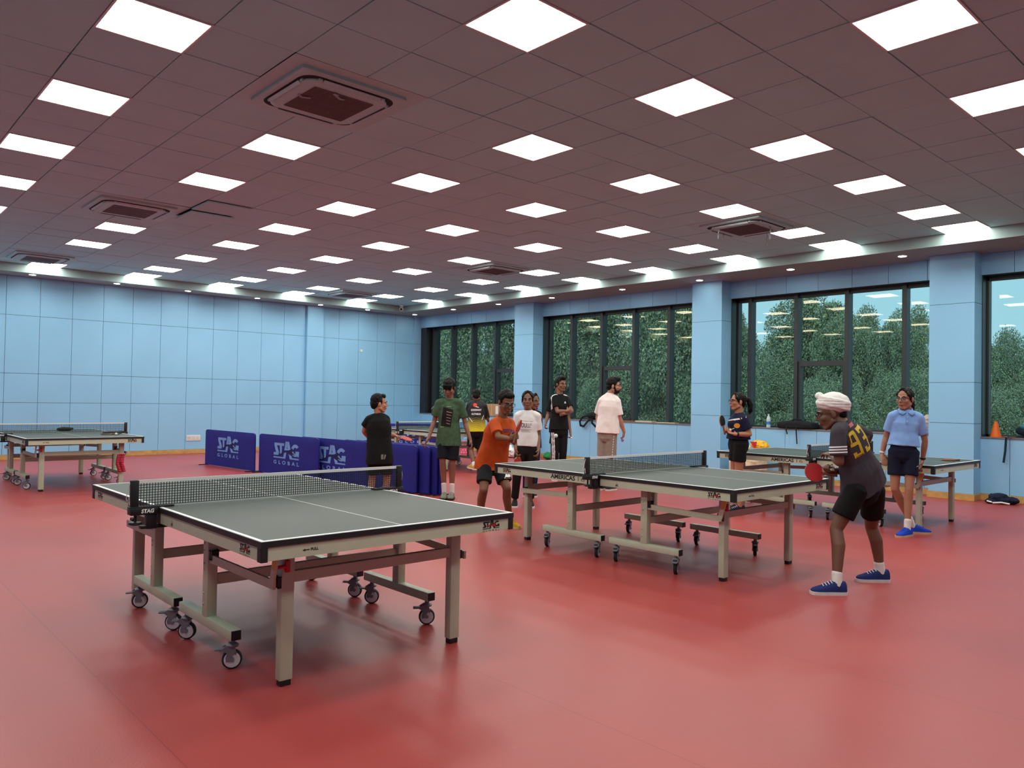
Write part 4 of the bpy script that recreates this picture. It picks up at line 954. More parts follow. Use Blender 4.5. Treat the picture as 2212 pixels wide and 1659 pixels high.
    if collar:
        cb = MB(); pts = [P1+sp*.013+lat*.058*k*math.cos(2*PI*i/24)+fz*(.055*k*math.sin(2*PI*i/24)+.006)-sp*(.03*k*max(0, math.sin(2*PI*i/24))) for i in range(25)]
        cb.tube(pts, .0085*k, 8); cb.build('collar', collar, root, True)
    # socks, shoes
    if feet:
        for i, s in enumerate(('L', 'R')):
            an, kn, to = j['a'+s], j['k'+s], j['t'+s]
            if sock: MB().cap(an-V((0,0,.02)), an.lerp(kn, sock[1]), .040*g, .042*g, 14).build('sock', sock[0], root, True)
            shoe(root, an, to, shoes, k*.98, lift[i])
    return dict(root=root, j=j, f=f, lat=lat, fz=fz, sp=sp, shirt=sm, bottoms=bt, c=c, hf=hf, hr=hr, hu=hu, S=S, g=g, k=k, base=base, H=H)

WOOD = mat('bat_wood', (186,140,92), .5, var=.15, scale=30); BATR = mat('bat_rubber_red', (168,26,32), .55); BATK = mat('bat_rubber_black', (24,24,26), .55); GRIP = mat('bat_grip', (120,82,56), .6)
def paddle(label, c, ax, nrm, front=None, back=None, k=1., group='table tennis bats'):
    """c blade centre, ax handle-to-tip direction, nrm the face normal"""
    r = thing('table_tennis_bat', label, 'bat', c, 0, group)
    ax = V(ax).normalized(); n = V(nrm); n = (n-ax*n.dot(ax)).normalized(); s = ax.cross(n)
    out = []
    for i in range(40):
        a = 2*PI*i/40; x = .077*math.cos(a); y = .075*math.sin(a)
        out.append((x, y))
    def disc(t0, t1, sc, cut=None):
        ps = [(x*sc, y*sc) for x, y in out if cut is None or x*sc > cut]
        b = MB(); b.loft([[ax*x*k+s*y*k+n*t for x, y in ps] for t in (t0, t1)]); return b
    disc(-.003, .003, 1.).build('blade', WOOD, r)
    disc(.0031, .0072, .985, -.06).build('rubber', front or BATR, r); disc(-.0072, -.0031, .985, -.06).build('rubber', back or BATK, r)
    h = MB(); h.loft([[-ax*x*k+s*(.0145 if x > .1 else .012)*math.cos(2*PI*i/14)*k*(1.15 if x > .16 else 1)+n*.011*math.sin(2*PI*i/14)*k for i in range(14)] for x in (.055,.08,.12,.165,.175)])
    h.build('handle', GRIP, r, True); return r
WHITE_ = cloth((225,226,224), 'white_knit', .03); SOCKW = cloth((226,224,218), 'sock_knit')
def shoemats(u, s=(214,212,206), l=(228,228,224)): return (cloth(u, 'shoe_fabric'), cloth(s, 'shoe_sole'), cloth(l, 'shoe_lace'))

# 1 turbaned player
DGREY = cloth((64,60,68), 'charcoal_cotton')
p = person('turban', 'player in white turban and charcoal number 93 shirt, crouched at the table with a bat', (-.52,.85), (-.95,.30), pitch=-14, k=1.02, hk=1.0, girth=.93, tone=(112,80,62), shirt=DGREY, hem=.03, hemtilt=.02, sleeve=.8, fit=1.03, vx=.0052,
           bottoms=cloth((12,12,14), 'black_shorts'), leg_end=.66, sock=(SOCKW, .16), shoes=(cloth((34,48,104), 'navy_shoe'), cloth((222,220,216), 'white_sole'), cloth((235,235,230), 'white_lace')), hair='turban', curlR=1.0, curlL=.5, spread=(.12, 0), spec_='thin', collar=cloth((50,46,54), 'charcoal_rib'),
           nR=(0,0,1), thR=(-.5,-.7,.3), nL=tuple(-UP*.2+FH*.8), thL=(0,0,1))
j = p['j']; dL = (j['eL']-j['sL']); dLn = dL.normalized()
bv = bvh(p['shirt']); q1 = dLn.cross(V((0,0,1))).normalized(); q2 = dLn.cross(q1)
for a in (.50, .585, .67):
    rr = []
    for t_ in (a, a+.045):
        c_ = j['sL']+dL*t_; row = []
        for q in range(36):
            dr = q1*math.cos(2*PI*q/36)+q2*math.sin(2*PI*q/36); h = bv.ray_cast(c_, dr); row.append(c_+dr*min(.088, (h[0]-c_).length+.0022 if h[0] is not None else .07))
        rr.append(row)
    b_ = MB(); b_.loft(rr, cap=False); b_.build('sleeve_stripe', M['whiteink'], p['root'], True)
bv = bvh(p['shirt']); ey = p['sp']; ex = (-p['f']).cross(ey)*-1; back = -p['fz']
ex = ey.cross(back).normalized()
o = j['pelvis'].lerp(j['neck'], .72)-ex*.005
def num93(m):
    ps = []
    h = .20; w_ = .085; t = .026
    def q(x0, y0, x1, y1, dx): ps.append(rct(x0+dx, y0, x1+dx, y1))
    dx = -.098
    q(0,h-t,w_,h,dx); q(0,h*.46,t,h-t,dx); q(w_-t,0,w_,h-t,dx); q(t,h*.46,w_-t,h*.46+t,dx); q(0,0,w_-t,t,dx)
    q(0,t,t,t*1.7,dx)
    dx = .012
    q(0,h-t,w_,h,dx); q(w_-t,0,w_,h-t,dx); q(.02,h*.46,w_-t,h*.46+t,dx); q(0,0,w_-t,t,dx); q(0,t,t,t*1.7,dx); q(0,h-t*1.7,t,h-t,dx)
    return [[(x, y-h/2) for x, y in p_] for p_ in ps]
link('number', decal(poly_me(num93(0), mat('yellow_print', (206,172,44), .6), 'number'), bv, o, ex, ey, .003, 3), p['root'])
link('neck_print', decal(poly_me([rct(-.03,-.014,.03,.014)], mat('pink_print', (190,110,116), .7), 'neck_print'), bv, j['pelvis'].lerp(j['neck'], .97)+ex*.0, ex, ey, .003, 3), p['root'])
t = text_mesh('originals', .022, M['ink'], bold=.0004, name='number_lettering', width=.07); link('number_lettering', decal(t, bv, o+ex*-.055-ey*.092, ex, ey, .0045, 0), p['root'])
# turban: wound cloth with a crest knot
TW = cloth((232,230,226), 'white_muslin', .03); c, hf, hr, hu, H = p['c'], p['hf'], p['hr'], p['hu'], p['H']
tb = MB(); bk = (hu*.88-hf*.35).normalized(); fw = hr.cross(bk).normalized(); fw = fw if fw.dot(hf) > 0 else -fw
cen = c+hu*.062-hf*.030
tb.ell(cen, (hr*.098, fw*.124, bk*.074), 24); tb.ell(cen+bk*.022-fw*.012, (hr*.088, fw*.108, bk*.078), 24)
tb.ell(cen+fw*.108+bk*.052, (hr*.030, fw*.034, bk*.028), 14)
for i in range(7):
    q0 = -.5+.17*i
    pts = []
    for q in range(29):
        a = 2*PI*q/28; up_ = bk*(.012+.05*math.sin(q0)+.014*math.sin(a*1+i)); rr = 1.0-.14*max(0, math.sin(q0))
        pts.append(cen+hr*.094*rr*math.cos(a)+fw*.120*rr*math.sin(a)+up_)
    tb.tube(pts, .0085, 8)
tm = voxel(tb, TW, .005, 2, 'turban'); crumple(tm, .0035, 20, 22); link('turban', tm, p['root'])
hb = MB(); hb.ell(c-hf*.075-hu*.018, (hr*.06, hf*.04, hu*.045), 14); link('hair', voxel(hb, HAIRM, .006, 1, 'hair'), p['root'])
B = lambda pp, q: p['base']+q
hd = j['handR']; gp = j['wR']+hd[0]*.06
bc = V(J['turban']['wR'])+(-RH*.15+FH*.0)+V((0,0,-.02))
paddle('red-faced bat held low by the turbaned player', V(J['turban']['wR'])-RH*.172+V((0,0,-.012))-FH*.03, (-RH*.97+V((0,0,.10))), (-FH*.92+RH*.25+V((0,0,.32))), BATR, BATK)

# 2 girl in blue polo
PB = cloth((128,170,226), 'sky_blue_pique')
p = person('polo', 'girl in sky-blue polo and navy shorts leaning on the window-side table, ankles crossed', (-.30,-.95), (-.80,-.60), pitch=-2, k=1.0, hk=.98, girth=.86, tone=(160,114,90), shirt=PB, hem=-.06, sleeve=.72, fit=1.0,
           bottoms=cloth((14,20,42), 'navy_shorts'), leg_end=.62, sock=(SOCKW, .2), shoes=(cloth((24,62,176), 'blue_shoe'), cloth((196,160,120), 'gum_sole'), cloth((40,90,200), 'blue_lace')), hair='tied', spec_='thin', nR=(0,0,-1), thR=tuple(RH*1.0), curlR=.15)
j = p['j']; P1 = j['neck']; lat, fz, sp = p['lat'], p['fz'], p['sp']
for s in (-1, 1):
    b = MB(); q = [P1+sp*.03-fz*.055+lat*s*.0, P1+sp*.032+lat*s*.06-fz*.01, P1+sp*.012+lat*s*.052+fz*.05, P1-sp*.025+lat*s*.012+fz*.088]
    q2 = [q[0]-sp*.05-fz*.028, q[1]-sp*.05+lat*s*.03, q[2]-sp*.05+lat*s*.028+fz*.03, q[3]-sp*.035+lat*s*.035+fz*.03]
    b.add(q+q2, [(0,1,5,4),(1,2,6,5),(2,3,7,6)]); bo = b.build('collar', PB, p['root'], True); md = bo.modifiers.new('t', 'SOLIDIFY'); md.thickness = .008
bv = bvh(p['shirt']); ex = sp.cross(fz)*1.0; ex = lat*-1
link('placket', decal(poly_me([rct(-.014,-.13,.014,.0)], cloth((112,152,212), 'placket_cloth'), 'placket'), bv, P1-sp*.03, ex, sp, .004, 4), p['root'])
for q in (.05, .1): MB().ell(P1-sp*(.03+q)+fz*.13, (lat*.006, sp*.006, fz*.003), 8).build('button', M['white'], p['root'], True)
hm = bvh(p['bottoms'])
link('shorts_mark', decal(poly_me([[(0,0),(.03,.012),(.03,.017),(.008,.008)]], M['whiteink'], 'shorts_mark'), hm, j['hL']-V((0,0,.14))-lat*.03, ex, sp, .003, 2), p['root'])
d = (j['wL']-j['eL']).normalized(); MB().lathe([(.027,-.006),(.030,-.004),(.030,.014),(.027,.016)], n=20).build('wristband', M['black'], p['root'], True).matrix_local = Matrix.Translation(j['wL']-d*.02) @ d.to_track_quat('Z', 'Y').to_matrix().to_4x4()
d = (j['wR']-j['eR']).normalized(); MB().lathe([(.026,-.006),(.029,-.004),(.029,.010),(.026,.012)], n=20).build('wristband', M['white'], p['root'], True).matrix_local = Matrix.Translation(j['wR']-d*.02) @ d.to_track_quat('Z', 'Y').to_matrix().to_4x4()

# 3 orange shirt player
OR = cloth((184,76,28), 'orange_cotton')
p = person('orange', 'boy in orange shirt and spectacles returning the ball beyond the table in use', (.55,-.83), (.42,-.90), pitch=-22, k=.95, hk=.98, girth=.98, tone=(126,88,66), shirt=OR, hem=.07, sleeve=.8, fit=1.12,
           bottoms=cloth((30,34,38), 'charcoal_shorts'), leg_end=.72, sock=None, shoes=(cloth((206,160,36), 'yellow_shoe'), cloth((220,206,160), 'pale_sole'), cloth((228,190,80), 'yellow_lace')), hair='short', spec_='thick', curlR=1.0, curlL=.7, nR=tuple(FH*1.), thR=(0,0,1), nL=(0,0,1), thL=tuple(-RH), collar=cloth((176,72,26), 'orange_rib'))
j = p['j']; bv = bvh(p['shirt']); ex = -p['lat']
t = text_mesh('OZDOM', .05, cloth((96,60,104), 'purple_print'), bold=.002, name='chest_lettering', width=.13); link('chest_lettering', decal(t, bv, j['pelvis'].lerp(j['neck'], .80)+ex*.04+p['fz']*.1, ex, p['sp'], .004, 1), p['root'])
hm = bvh(p['bottoms']); link('shorts_mark', decal(poly_me([[(-.04,0),(-.01,.05),(.0,.05),(.04,.0)], [(0,.02),(.03,.07),(.045,.06),(.05,.02)]], M['whiteink'], 'shorts_mark'), hm, j['hL'].lerp(j['kL'], .55), ex, V((0,0,1)), .003, 2), p['root'])
w_ = V(J['orange']['fR'])
paddle('dark red bat held up edge-on by the boy in orange', w_+V((0,0,.105))+RH*.035-FH*.01, (RH*.30+V((0,0,1))), (RH*.97-FH*.22-V((0,0,.3))), BATR, cloth((88,30,40), 'bat_rubber_maroon'))

# 4 green shirt boy
GR = mat('faded_green_cotton', (66,92,68), .88, var=.22, scale=22, bump=.12, bscale=240, spec=.2)
p = person('green', 'tall boy in long faded green printed shirt looking down, hand on the barrier', (-.02,-1), (-.12,-.99), pitch=-24, k=1.0, hk=1.0, girth=.88, tone=(132,92,72), shirt=GR, hem=.05, sleeve=.72, fit=1.05, hemtilt=0,
           bottoms=cloth((14,18,28), 'dark_navy_shorts'), leg_end=.86, sock=(SOCKW, .28), shoes=(cloth((120,118,108), 'grey_shoe'), cloth((30,30,32), 'black_sole'), cloth((180,180,170), 'grey_lace')), hair='fringe', collar=cloth((50,72,54), 'green_rib'), curlL=.45, curlR=.3)
j = p['j']; bv = bvh(p['shirt']); ex = -p['lat']; o = j['pelvis'].lerp(j['neck'], .60)+ex*-.02
link('chest_print', decal(poly_me([[(-.085,-.125),(.055,-.14),(.085,.095),(-.055,.135)]], cloth((26,26,26), 'black_print'), 'chest_print'), bv, o, ex, p['sp'], .006, 4), p['root'])
pk = cloth((150,122,112), 'dusty_pink_print')
for i in range(5): link('print_stripe', decal(poly_me([[(-.005,.075-.04*i),(.07-.006*i,.06-.04*i),(.068-.006*i,.05-.04*i),(-.007,.064-.04*i)]], pk, 'print_stripe'), bv, o, ex, p['sp'], .009, 3), p['root'])
link('print_corner', decal(poly_me([rct(-.01,.135,.055,.142), rct(-.09,-.15,-.04,-.143)], cloth((170,170,130), 'pale_print'), 'print_corner'), bv, o, ex, p['sp'], .004, 3), p['root'])

# 5 black tee boy
p = person('black_tee', 'small boy in long black tee seen from behind, bat in his right hand', (.28,.96), (.90,.38), pitch=0, k=.84, hk=.96, girth=1.02, tone=(176,128,100), shirt=cloth((16,17,19), 'black_cotton'), hem=.10, sleeve=.62, fit=1.18,
           bottoms=cloth((12,13,16), 'black_shorts'), leg_end=.78, shoes=shoemats((60,60,64)), hair='crop', curlR=.9, nR=(0,0,-1), thR=tuple(-RH*.2-FH))
j = p['j']; bv = bvh(p['shirt']); ex = -p['fz'].cross(p['sp']); back = -p['fz']; ex = p['sp'].cross(back).normalized()
link('hem_print', decal(poly_me([rct(-.02,-.03,.004,.03), [(.008,-.03),(.02,-.03),(.03,.02),(.016,.03)]], M['greyink'], 'hem_print'), bv, j['pelvis']+ex*.105-p['sp']*.0, ex, p['sp'], .003, 2), p['root'])
w_ = V(J['black_tee']['fR']); a = (RH*.9+FH*.15-V((0,0,.26))).normalized()
paddle('red bat held edge-on by the small boy in black tee', w_+a*.10, a, (V((0,0,1))+RH*.25-FH*.22), BATR, BATK)

# 6 jersey boy
def grad_mat():
    m = bpy.data.materials.new('jersey_fade'); m.use_nodes = True; nt = m.node_tree; b = nt.nodes['Principled BSDF']; b.inputs['Roughness'].default_value = .7
    tc = nt.nodes.new('ShaderNodeTexCoord'); sx = nt.nodes.new('ShaderNodeSeparateXYZ'); nt.links.new(tc.outputs['Generated'], sx.inputs[0])
    wv = nt.nodes.new('ShaderNodeTexWave'); wv.inputs['Scale'].default_value = 9; wv.inputs['Distortion'].default_value = 2; wv.bands_direction = 'DIAGONAL'; nt.links.new(tc.outputs['Generated'], wv.inputs['Vector'])
    ma = nt.nodes.new('ShaderNodeMath'); ma.operation = 'MULTIPLY_ADD'; nt.links.new(wv.outputs['Fac'], ma.inputs[0]); ma.inputs[1].default_value = .10; nt.links.new(sx.outputs[2], ma.inputs[2])
    r = nt.nodes.new('ShaderNodeValToRGB'); nt.links.new(ma.outputs[0], r.inputs['Fac'])
    e = r.color_ramp.elements; e[0].position = .14; e[0].color = lin((214,206,30))+(1,); e[1].position = .50; e[1].color = lin((20,20,24))+(1,)
    e2 = e.new(.24); e2.color = lin((190,170,40))+(1,); nt.links.new(r.outputs[0], b.inputs['Base Color']); return m
p = person('jersey', 'boy seen from behind in black and yellow printed jersey near the windows', (0,1), (0,1), pitch=-12, k=.98, hk=.96, girth=.98, tone=(128,90,70), shirt=grad_mat(), hem=.0, sleeve=1.15, fit=1.08,
           bottoms=cloth((16,15,16), 'black_shorts'), leg_end=.8, sock=(SOCKW, .12), shoes=(cloth((190,158,64), 'gold_shoe'), cloth((226,222,210), 'white_sole'), cloth((228,210,150), 'pale_lace')), hair='crop', collar=cloth((20,20,24), 'black_rib'), lift=(.07, 0))
j = p['j']; bv = bvh(p['shirt']); back = -p['fz']; ex = p['sp'].cross(back).normalized(); o = j['pelvis'].lerp(j['neck'], .70)
for txt, y, w_ in (('GODSWAY', -.01, .20), ('GUTNBUR', -.085, .18)):
    t = text_mesh(txt, .05, M['whiteink'], bold=.002, name='back_lettering', width=w_); link('back_lettering', decal(t, bv, o+p['sp']*y, ex, p['sp'], .004, 1), p['root'])
link('back_emblem', decal(poly_me([arc(0, .0, .038, .001, 0, 350, 16)[0]], mat('red_orange_print', (222,70,40), .6), 'back_emblem'), bv, o+p['sp']*.085-ex*.02, ex, p['sp'], .004, 1), p['root'])
link('emblem_tail', decal(poly_me([[(.01,-.02),(.06,-.035),(.065,-.05),(.0,-.035)]], M['whiteink'], 'emblem_tail'), bv, o+p['sp']*.085-ex*.01, ex, p['sp'], .005, 1), p['root'])
link('side_slash', decal(poly_me([[(-.14,-.15),(-.13,-.15),(-.06,-.23),(-.08,-.23)], [(.14,-.1),(.145,-.12),(.11,-.2),(.105,-.19)]], M['whiteink'], 'side_slash'), bv, o, ex, p['sp'], .004, 2), p['root'])

# 7 white tee girl
p = person('white_girl', 'girl in white lettered tee facing the viewer between two tables', (-.05,-1), (-.05,-1), pitch=-3, k=.93, hk=.95, girth=.95, tone=(130,92,72), shirt=WHITE_, hem=-.03, sleeve=.72, fit=1.02,
           bottoms=cloth((24,18,20), 'black_trousers'), leg_end=1.92, shoes=(cloth((24,26,30), 'black_shoe'), cloth((226,226,224), 'white_sole'), cloth((60,60,64), 'dark_lace')), hair='tied', collar=WHITE_, curlR=.9, curlL=.6)
j = p['j']; bv = bvh(p['shirt']); ex = -p['lat']; o = j['pelvis'].lerp(j['neck'], .62)
t = text_mesh('YOU', .085, M['ink'], bold=.0005, name='chest_lettering', width=.10); link('chest_lettering', decal(t, bv, o-ex*.055, ex, p['sp'], .003, 1), p['root'])
t = text_mesh("LL!'", .085, M['ink'], bold=-.0005, name='chest_lettering', width=.06); link('chest_lettering', decal(t, bv, o+ex*.03, ex, p['sp'], .003, 1), p['root'])
for y, a, b_ in ((.055,-.06,.02), (.055,.03,.08), (-.055,-.09,.06), (-.07,-.08,.03), (-.085,-.07,.05)): link('chest_print', decal(poly_me([rct(a, y, b_, y+.004)], M['greyink'], 'chest_print'), bv, o, ex, p['sp'], .003, 2), p['root'])
w_ = V(J['white_girl']['fR'])
paddle('red bat hanging from the right hand of the girl in white tee', w_+V((0,0,-.085))+RH*.02, (RH*.15+V((0,0,-1))), (-FH*.75+RH*.66), BATR, BATK)

# 8 girl hidden behind her
p = person('hidden', 'person in navy top with orange print, mostly hidden behind the girl in white tee', (.2,-1), (.7,-.7), k=.92, hk=.95, girth=.92, tone=(118,80,62), shirt=cloth((22,26,52), 'navy_cotton'), hem=.06, sleeve=.75, bottoms=cloth((20,30,66), 'navy_trousers'), leg_end=1.9, shoes=shoemats((40,40,46)), hair='tied')
j = p['j']; bv = bvh(p['shirt']); link('chest_print', decal(poly_me([arc(0,0,.05,.02,0,340,14)[0]], mat('orange_print', (214,110,40), .6), 'chest_print'), bv, j['pelvis'].lerp(j['neck'], .82)-p['lat']*.09, -p['lat'], p['sp'], .003, 2), p['root'])

# 9 arms-folded man
BK = cloth((17,18,21), 'black_jersey')
p = person('stripes', 'young man with folded arms in black sports tee with white shoulder stripes', (.30,-.95), (.55,-.83), pitch=-4, k=1.04, hk=1.0, girth=.92, tone=(134,94,74), shirt=[BK, M['whiteink']], hem=.0, sleeve=.70, fit=1.0, bottoms=[BK, M['whiteink']], leg_end=1.92, shoes=(cloth((210,208,196), 'white_shoe'), cloth((220,218,210), 'white_sole'), cloth((190,190,180), 'pale_lace')), hair='tall', curlL=.5, curlR=.5, nR=tuple(FH), nL=tuple(FH), thR=(0,0,1), thL=(0,0,1), collar=BK)
j = p['j']
def st(c):
    for s in ('L', 'R'):
        a, b_, n_ = j['s'+s], j['e'+s], j['neck']; v = c-a; d = (b_-a); t = v.dot(d.normalized())/d.length
        q = (c-a).dot(p['fz'])
        if t > -.05 and t < .72 and (c-a.lerp(b_, max(0, t))).dot(p['lat']*(1 if s == 'R' else -1)) > .0:
            if any(abs(q-x+.0) < .0065 for x in (-.022, 0, .022)): return 1
        if t <= .05 and (c-a).dot(p['sp']) > .02 and (c-n_).length > .07:
            if any(abs(q-x) < .0065 for x in (-.022, 0, .022)): return 1
paint(p['shirt'], st)
def st2(c):
    if c.z < j['pelvis'].z-.05:
        a, b_ = (j['hR'], j['kR']) if c.z > j['kR'].z else (j['kR'], j['aR']); t = max(0, min(1, (a.z-c.z)/(a.z-b_.z))); m = a.lerp(b_, t); v = c-m; od = (p['lat']*.75+p['fz']*.66).normalized(); tg = V((0,0,1)).cross(od)
        if v.dot(od) > .02 and any(abs(v.dot(tg)-x) < .0065 for x in (-.024, 0, .024)): return 1
paint(p['bottoms'], st2)
bv = bvh(p['shirt']); ex = -p['lat']; link('chest_mark', decal(poly_me([rct(-.02,-.012,.02,-.002), [(-.018,.002),(0,.026),(.018,.002)]], M['whiteink'], 'chest_mark'), bv, j['pelvis'].lerp(j['neck'], .78)+ex*.07, ex, p['sp'], .003, 1), p['root'])

# 10 the one behind him
p = person('behind', 'person in black tee and shorts hidden behind the man with folded arms, ball in hand', (0,-1), (0,-1), k=1.0, hk=.98, girth=.92, tone=(132,92,74), shirt=BK, hem=.05, sleeve=.78, bottoms=cloth((15,15,18), 'black_shorts'), leg_end=.62, shoes=shoemats((70,66,66)), hair='short', curlL=.9, curlR=.8)
bc_ = V(J['behind']['fL'])
tag(MB().sph((0,0,0), .02, 20).build('table_tennis_ball', M['white'], None, True, bc_-V((0,0,.0))-FH*.02), 'white ball held in the hand of the person behind the folded-arms man', 'ball', 'table tennis balls')

# 11 bearded man
p = person('beard', 'bearded man in pale pink tee and grey-beige shorts, back turned, head in profile', (.58,.81), (.98,-.18), pitch=-3, k=1.02, hk=1.02, girth=1.0, tone=(178,128,104), shirt=cloth((238,228,222), 'pale_pink_cotton', .03), hem=-.02, sleeve=.88, fit=1.12, bottoms=cloth((150,140,128), 'taupe_cotton'), leg_end=.88, sock=(SOCKW, .12), shoes=shoemats((50,50,54)), hair='tall', beard=True, curlR=.7)
j = p['j']; d = (j['aR']-j['hR'])
bs = bvh(p['bottoms']); out = (p['lat']*.85-p['fz']*.5).normalized(); tg = V((0,0,1)).cross(out)
for i in range(9): link('side_dash', decal(poly_me([rct(-.006,-.012,.006,.012)], M['whiteink'], 'side_dash'), bs, j['hR']-V((0,0,.0+.04*i))+p['lat']*.0-p['fz']*.01, tg, V((0,0,1)), .003, 1), p['root'])
w_ = V(J['beard']['fR'])
r = thing('towel_scrap', 'small lilac and black crumpled pouch in the bearded man\'s right hand', 'pouch', w_-RH*.014-V((0,0,.016))-FH*.012)
mb = MB(); mb.ell((0,0,0), (RH*.022, FH*.018, V((0,0,.032))), 12); crumple(voxel(mb, cloth((150,140,190), 'lilac_cloth'), .004, 1), .006, 40, 40); m_ = voxel(mb, cloth((150,140,190), 'lilac_cloth'), .004, 1, 'pouch'); crumple(m_, .008, 40, 40); link('pouch_body', m_, r)
MB().ell((RH*.008-V((0,0,.005))), (RH*.018, FH*.019, V((0,0,.008))), 10).build('pouch_band', M['black'], r, True); r.name = 'pouch'

# 12 navy girl with bat
NV = cloth((22,26,54), 'navy_sport_cloth')
p = person('navy', 'girl with ponytail in navy sports top and black shorts, seen from her left side', (-.88,-.48), (-.99,-.10), pitch=4, k=.97, hk=.95, girth=.95, tone=(172,122,94), shirt=NV, hem=-.07, sleeve=.70, fit=1.02, bottoms=cloth((12,13,16), 'black_shorts'), leg_end=.55, sock=None, shoes=(cloth((24,26,56), 'navy_shoe'), cloth((210,210,210), 'white_sole'), cloth((200,200,204), 'pale_lace')), hair='pony', spec_='thick', curlL=.6, curlR=.9, nL=(0,0,1), thL=tuple(-RH*.3+FH), nR=tuple(-FH), thR=(0,0,1), collar=NV)
j = p['j']; bv = bvh(p['shirt']); vd = -FH; ex = V((0,0,1)).cross(vd).normalized(); ex = -ex if ex.dot(RH) < 0 else ex; up = V((0,0,1))
o = j['pelvis'].lerp(j['neck'], .62)-RH*.05
link('chest_emblem', decal(poly_me([arc(0,0,.032,.02,0,350,14)[0]], mat('amber_print', (224,150,50), .6), 'chest_emblem'), bv, o+RH*-.005, ex, up, .003, 2), p['root'])
link('chest_slash', decal(poly_me([[(-.08,.035),(.09,.085),(.09,.10),(-.08,.05)], [(-.07,-.075),(-.03,-.05),(-.03,-.058),(-.07,-.085)], [(-.03,.045),(.02,.06),(.02,.067),(-.03,.053)]], M['whiteink'], 'chest_slash'), bv, o+up*.02, ex, up, .003, 2), p['root'])
link('waist_trim', decal(poly_me([[(-.06,-.006),(.08,-.016),(.08,-.004),(-.06,.008)]], cloth((120,124,150), 'grey_trim'), 'waist_trim'), bv, j['pelvis']+up*.115, ex, up, .003, 3), p['root'])
d = (j['wL']-j['eL']).normalized(); MB().lathe([(.027,-.012),(.030,-.010),(.030,.010),(.027,.012)], n=20).build('wristwatch', M['black'], p['root'], True).matrix_local = Matrix.Translation(j['wL']-d*.025) @ d.to_track_quat('Z', 'Y').to_matrix().to_4x4()
w_ = V(J['navy']['fR'])
paddle('black-faced bat held upright by the girl in navy top', w_+V((0,0,.09))-RH*.03-FH*.02, (-RH*.22+V((0,0,1))), (-FH*.62+RH*.78), BATK, BATR)
tag(MB().sph((0,0,0), .02, 20).build('table_tennis_ball', M['white'], None, True, V(J['navy']['fL'])+V((0,0,.032))+RH*.03), 'white ball resting in the palm of the girl in navy top', 'ball', 'table tennis balls')

# ------------------------------------------------------------------ trees outside
def leafmat(name, rgb): 
    m = mat(name, rgb, .75, var=.25, scale=3, spec=.12); return m
LG = [leafmat('leaf_dark', (94,116,98)), leafmat('leaf_mid', (112,136,108)), leafmat('leaf_light', (130,150,112)), leafmat('leaf_blue', (102,128,118))]
BARK = mat('bark', (70,60,48), .9, var=.3, scale=12)
def crown_mesh(seed, nblob, nleaf, size, mats, cone=0.):
    r = random.Random(seed); blobs = []
    for i in range(nblob):
        a = r.uniform(0, 2*PI); z = r.uniform(-.8, .85); rad = math.sqrt(max(0, 1-z*z))*r.uniform(.35, .88)*(1-cone*(z+1)/2)
        blobs.append((V((math.cos(a)*rad, math.sin(a)*rad, z*.8)), r.uniform(.20, .36)*(1-.4*cone*(z+1)/2)))
    b = MB()
    for i in range(nleaf):
        c, br = r.choice(blobs)
        d = V((r.gauss(0,1), r.gauss(0,1), r.gauss(.2,1))).normalized(); p = c+d*br*(r.uniform(.72, 1.06) if r.random() < .8 else r.uniform(.2, .8))
        ax = (d*.5+V((r.gauss(0,.6), r.gauss(0,.6), r.gauss(-.35,.5)))).normalized(); sd = ax.cross(V((r.gauss(0,1), r.gauss(0,1), r.gauss(0,1)))).normalized(); n = ax.cross(sd)
        L = size*r.uniform(.6, 1.25); w_ = L*.28
        t = r.random(); mi = 0 if t < .34 else (1 if t < .72 else (2 if t < .88 else 3))
        b.add([p, p+ax*L*.45+sd*w_+n*L*.06, p+ax*L-n*L*.1, p+ax*L*.45-sd*w_+n*L*.06], [(0,1,2),(0,2,3)], mi)
    return b.mesh('foliage', mats), blobs
def trunk_mesh(seed, blobs):
    r = random.Random(seed); b = MB(); b.tube([(0,0,-2.6), (.03,.02,-1.4), (-.02,.03,-.5), (0,0,.2)], [.10,.075,.06,.03], 10)
    for c, br in blobs[:8]: b.tube([V((0,0,-.9+.25*r.random())), V((c.x*.45, c.y*.45, c.z*.5-.25)), c], [.04,.028,.01], 6)
    return b.mesh('trunk', BARK, True)
PR = []
for i, (nb, nl, sz, cn) in enumerate(((40, 95000, .031, 0), (36, 80000, .031, .25), (46, 80000, .031, .5))):
    m_, bl = crown_mesh(20+i, nb, nl, sz, LG, cn); PR.append((m_, trunk_mesh(i, bl)))
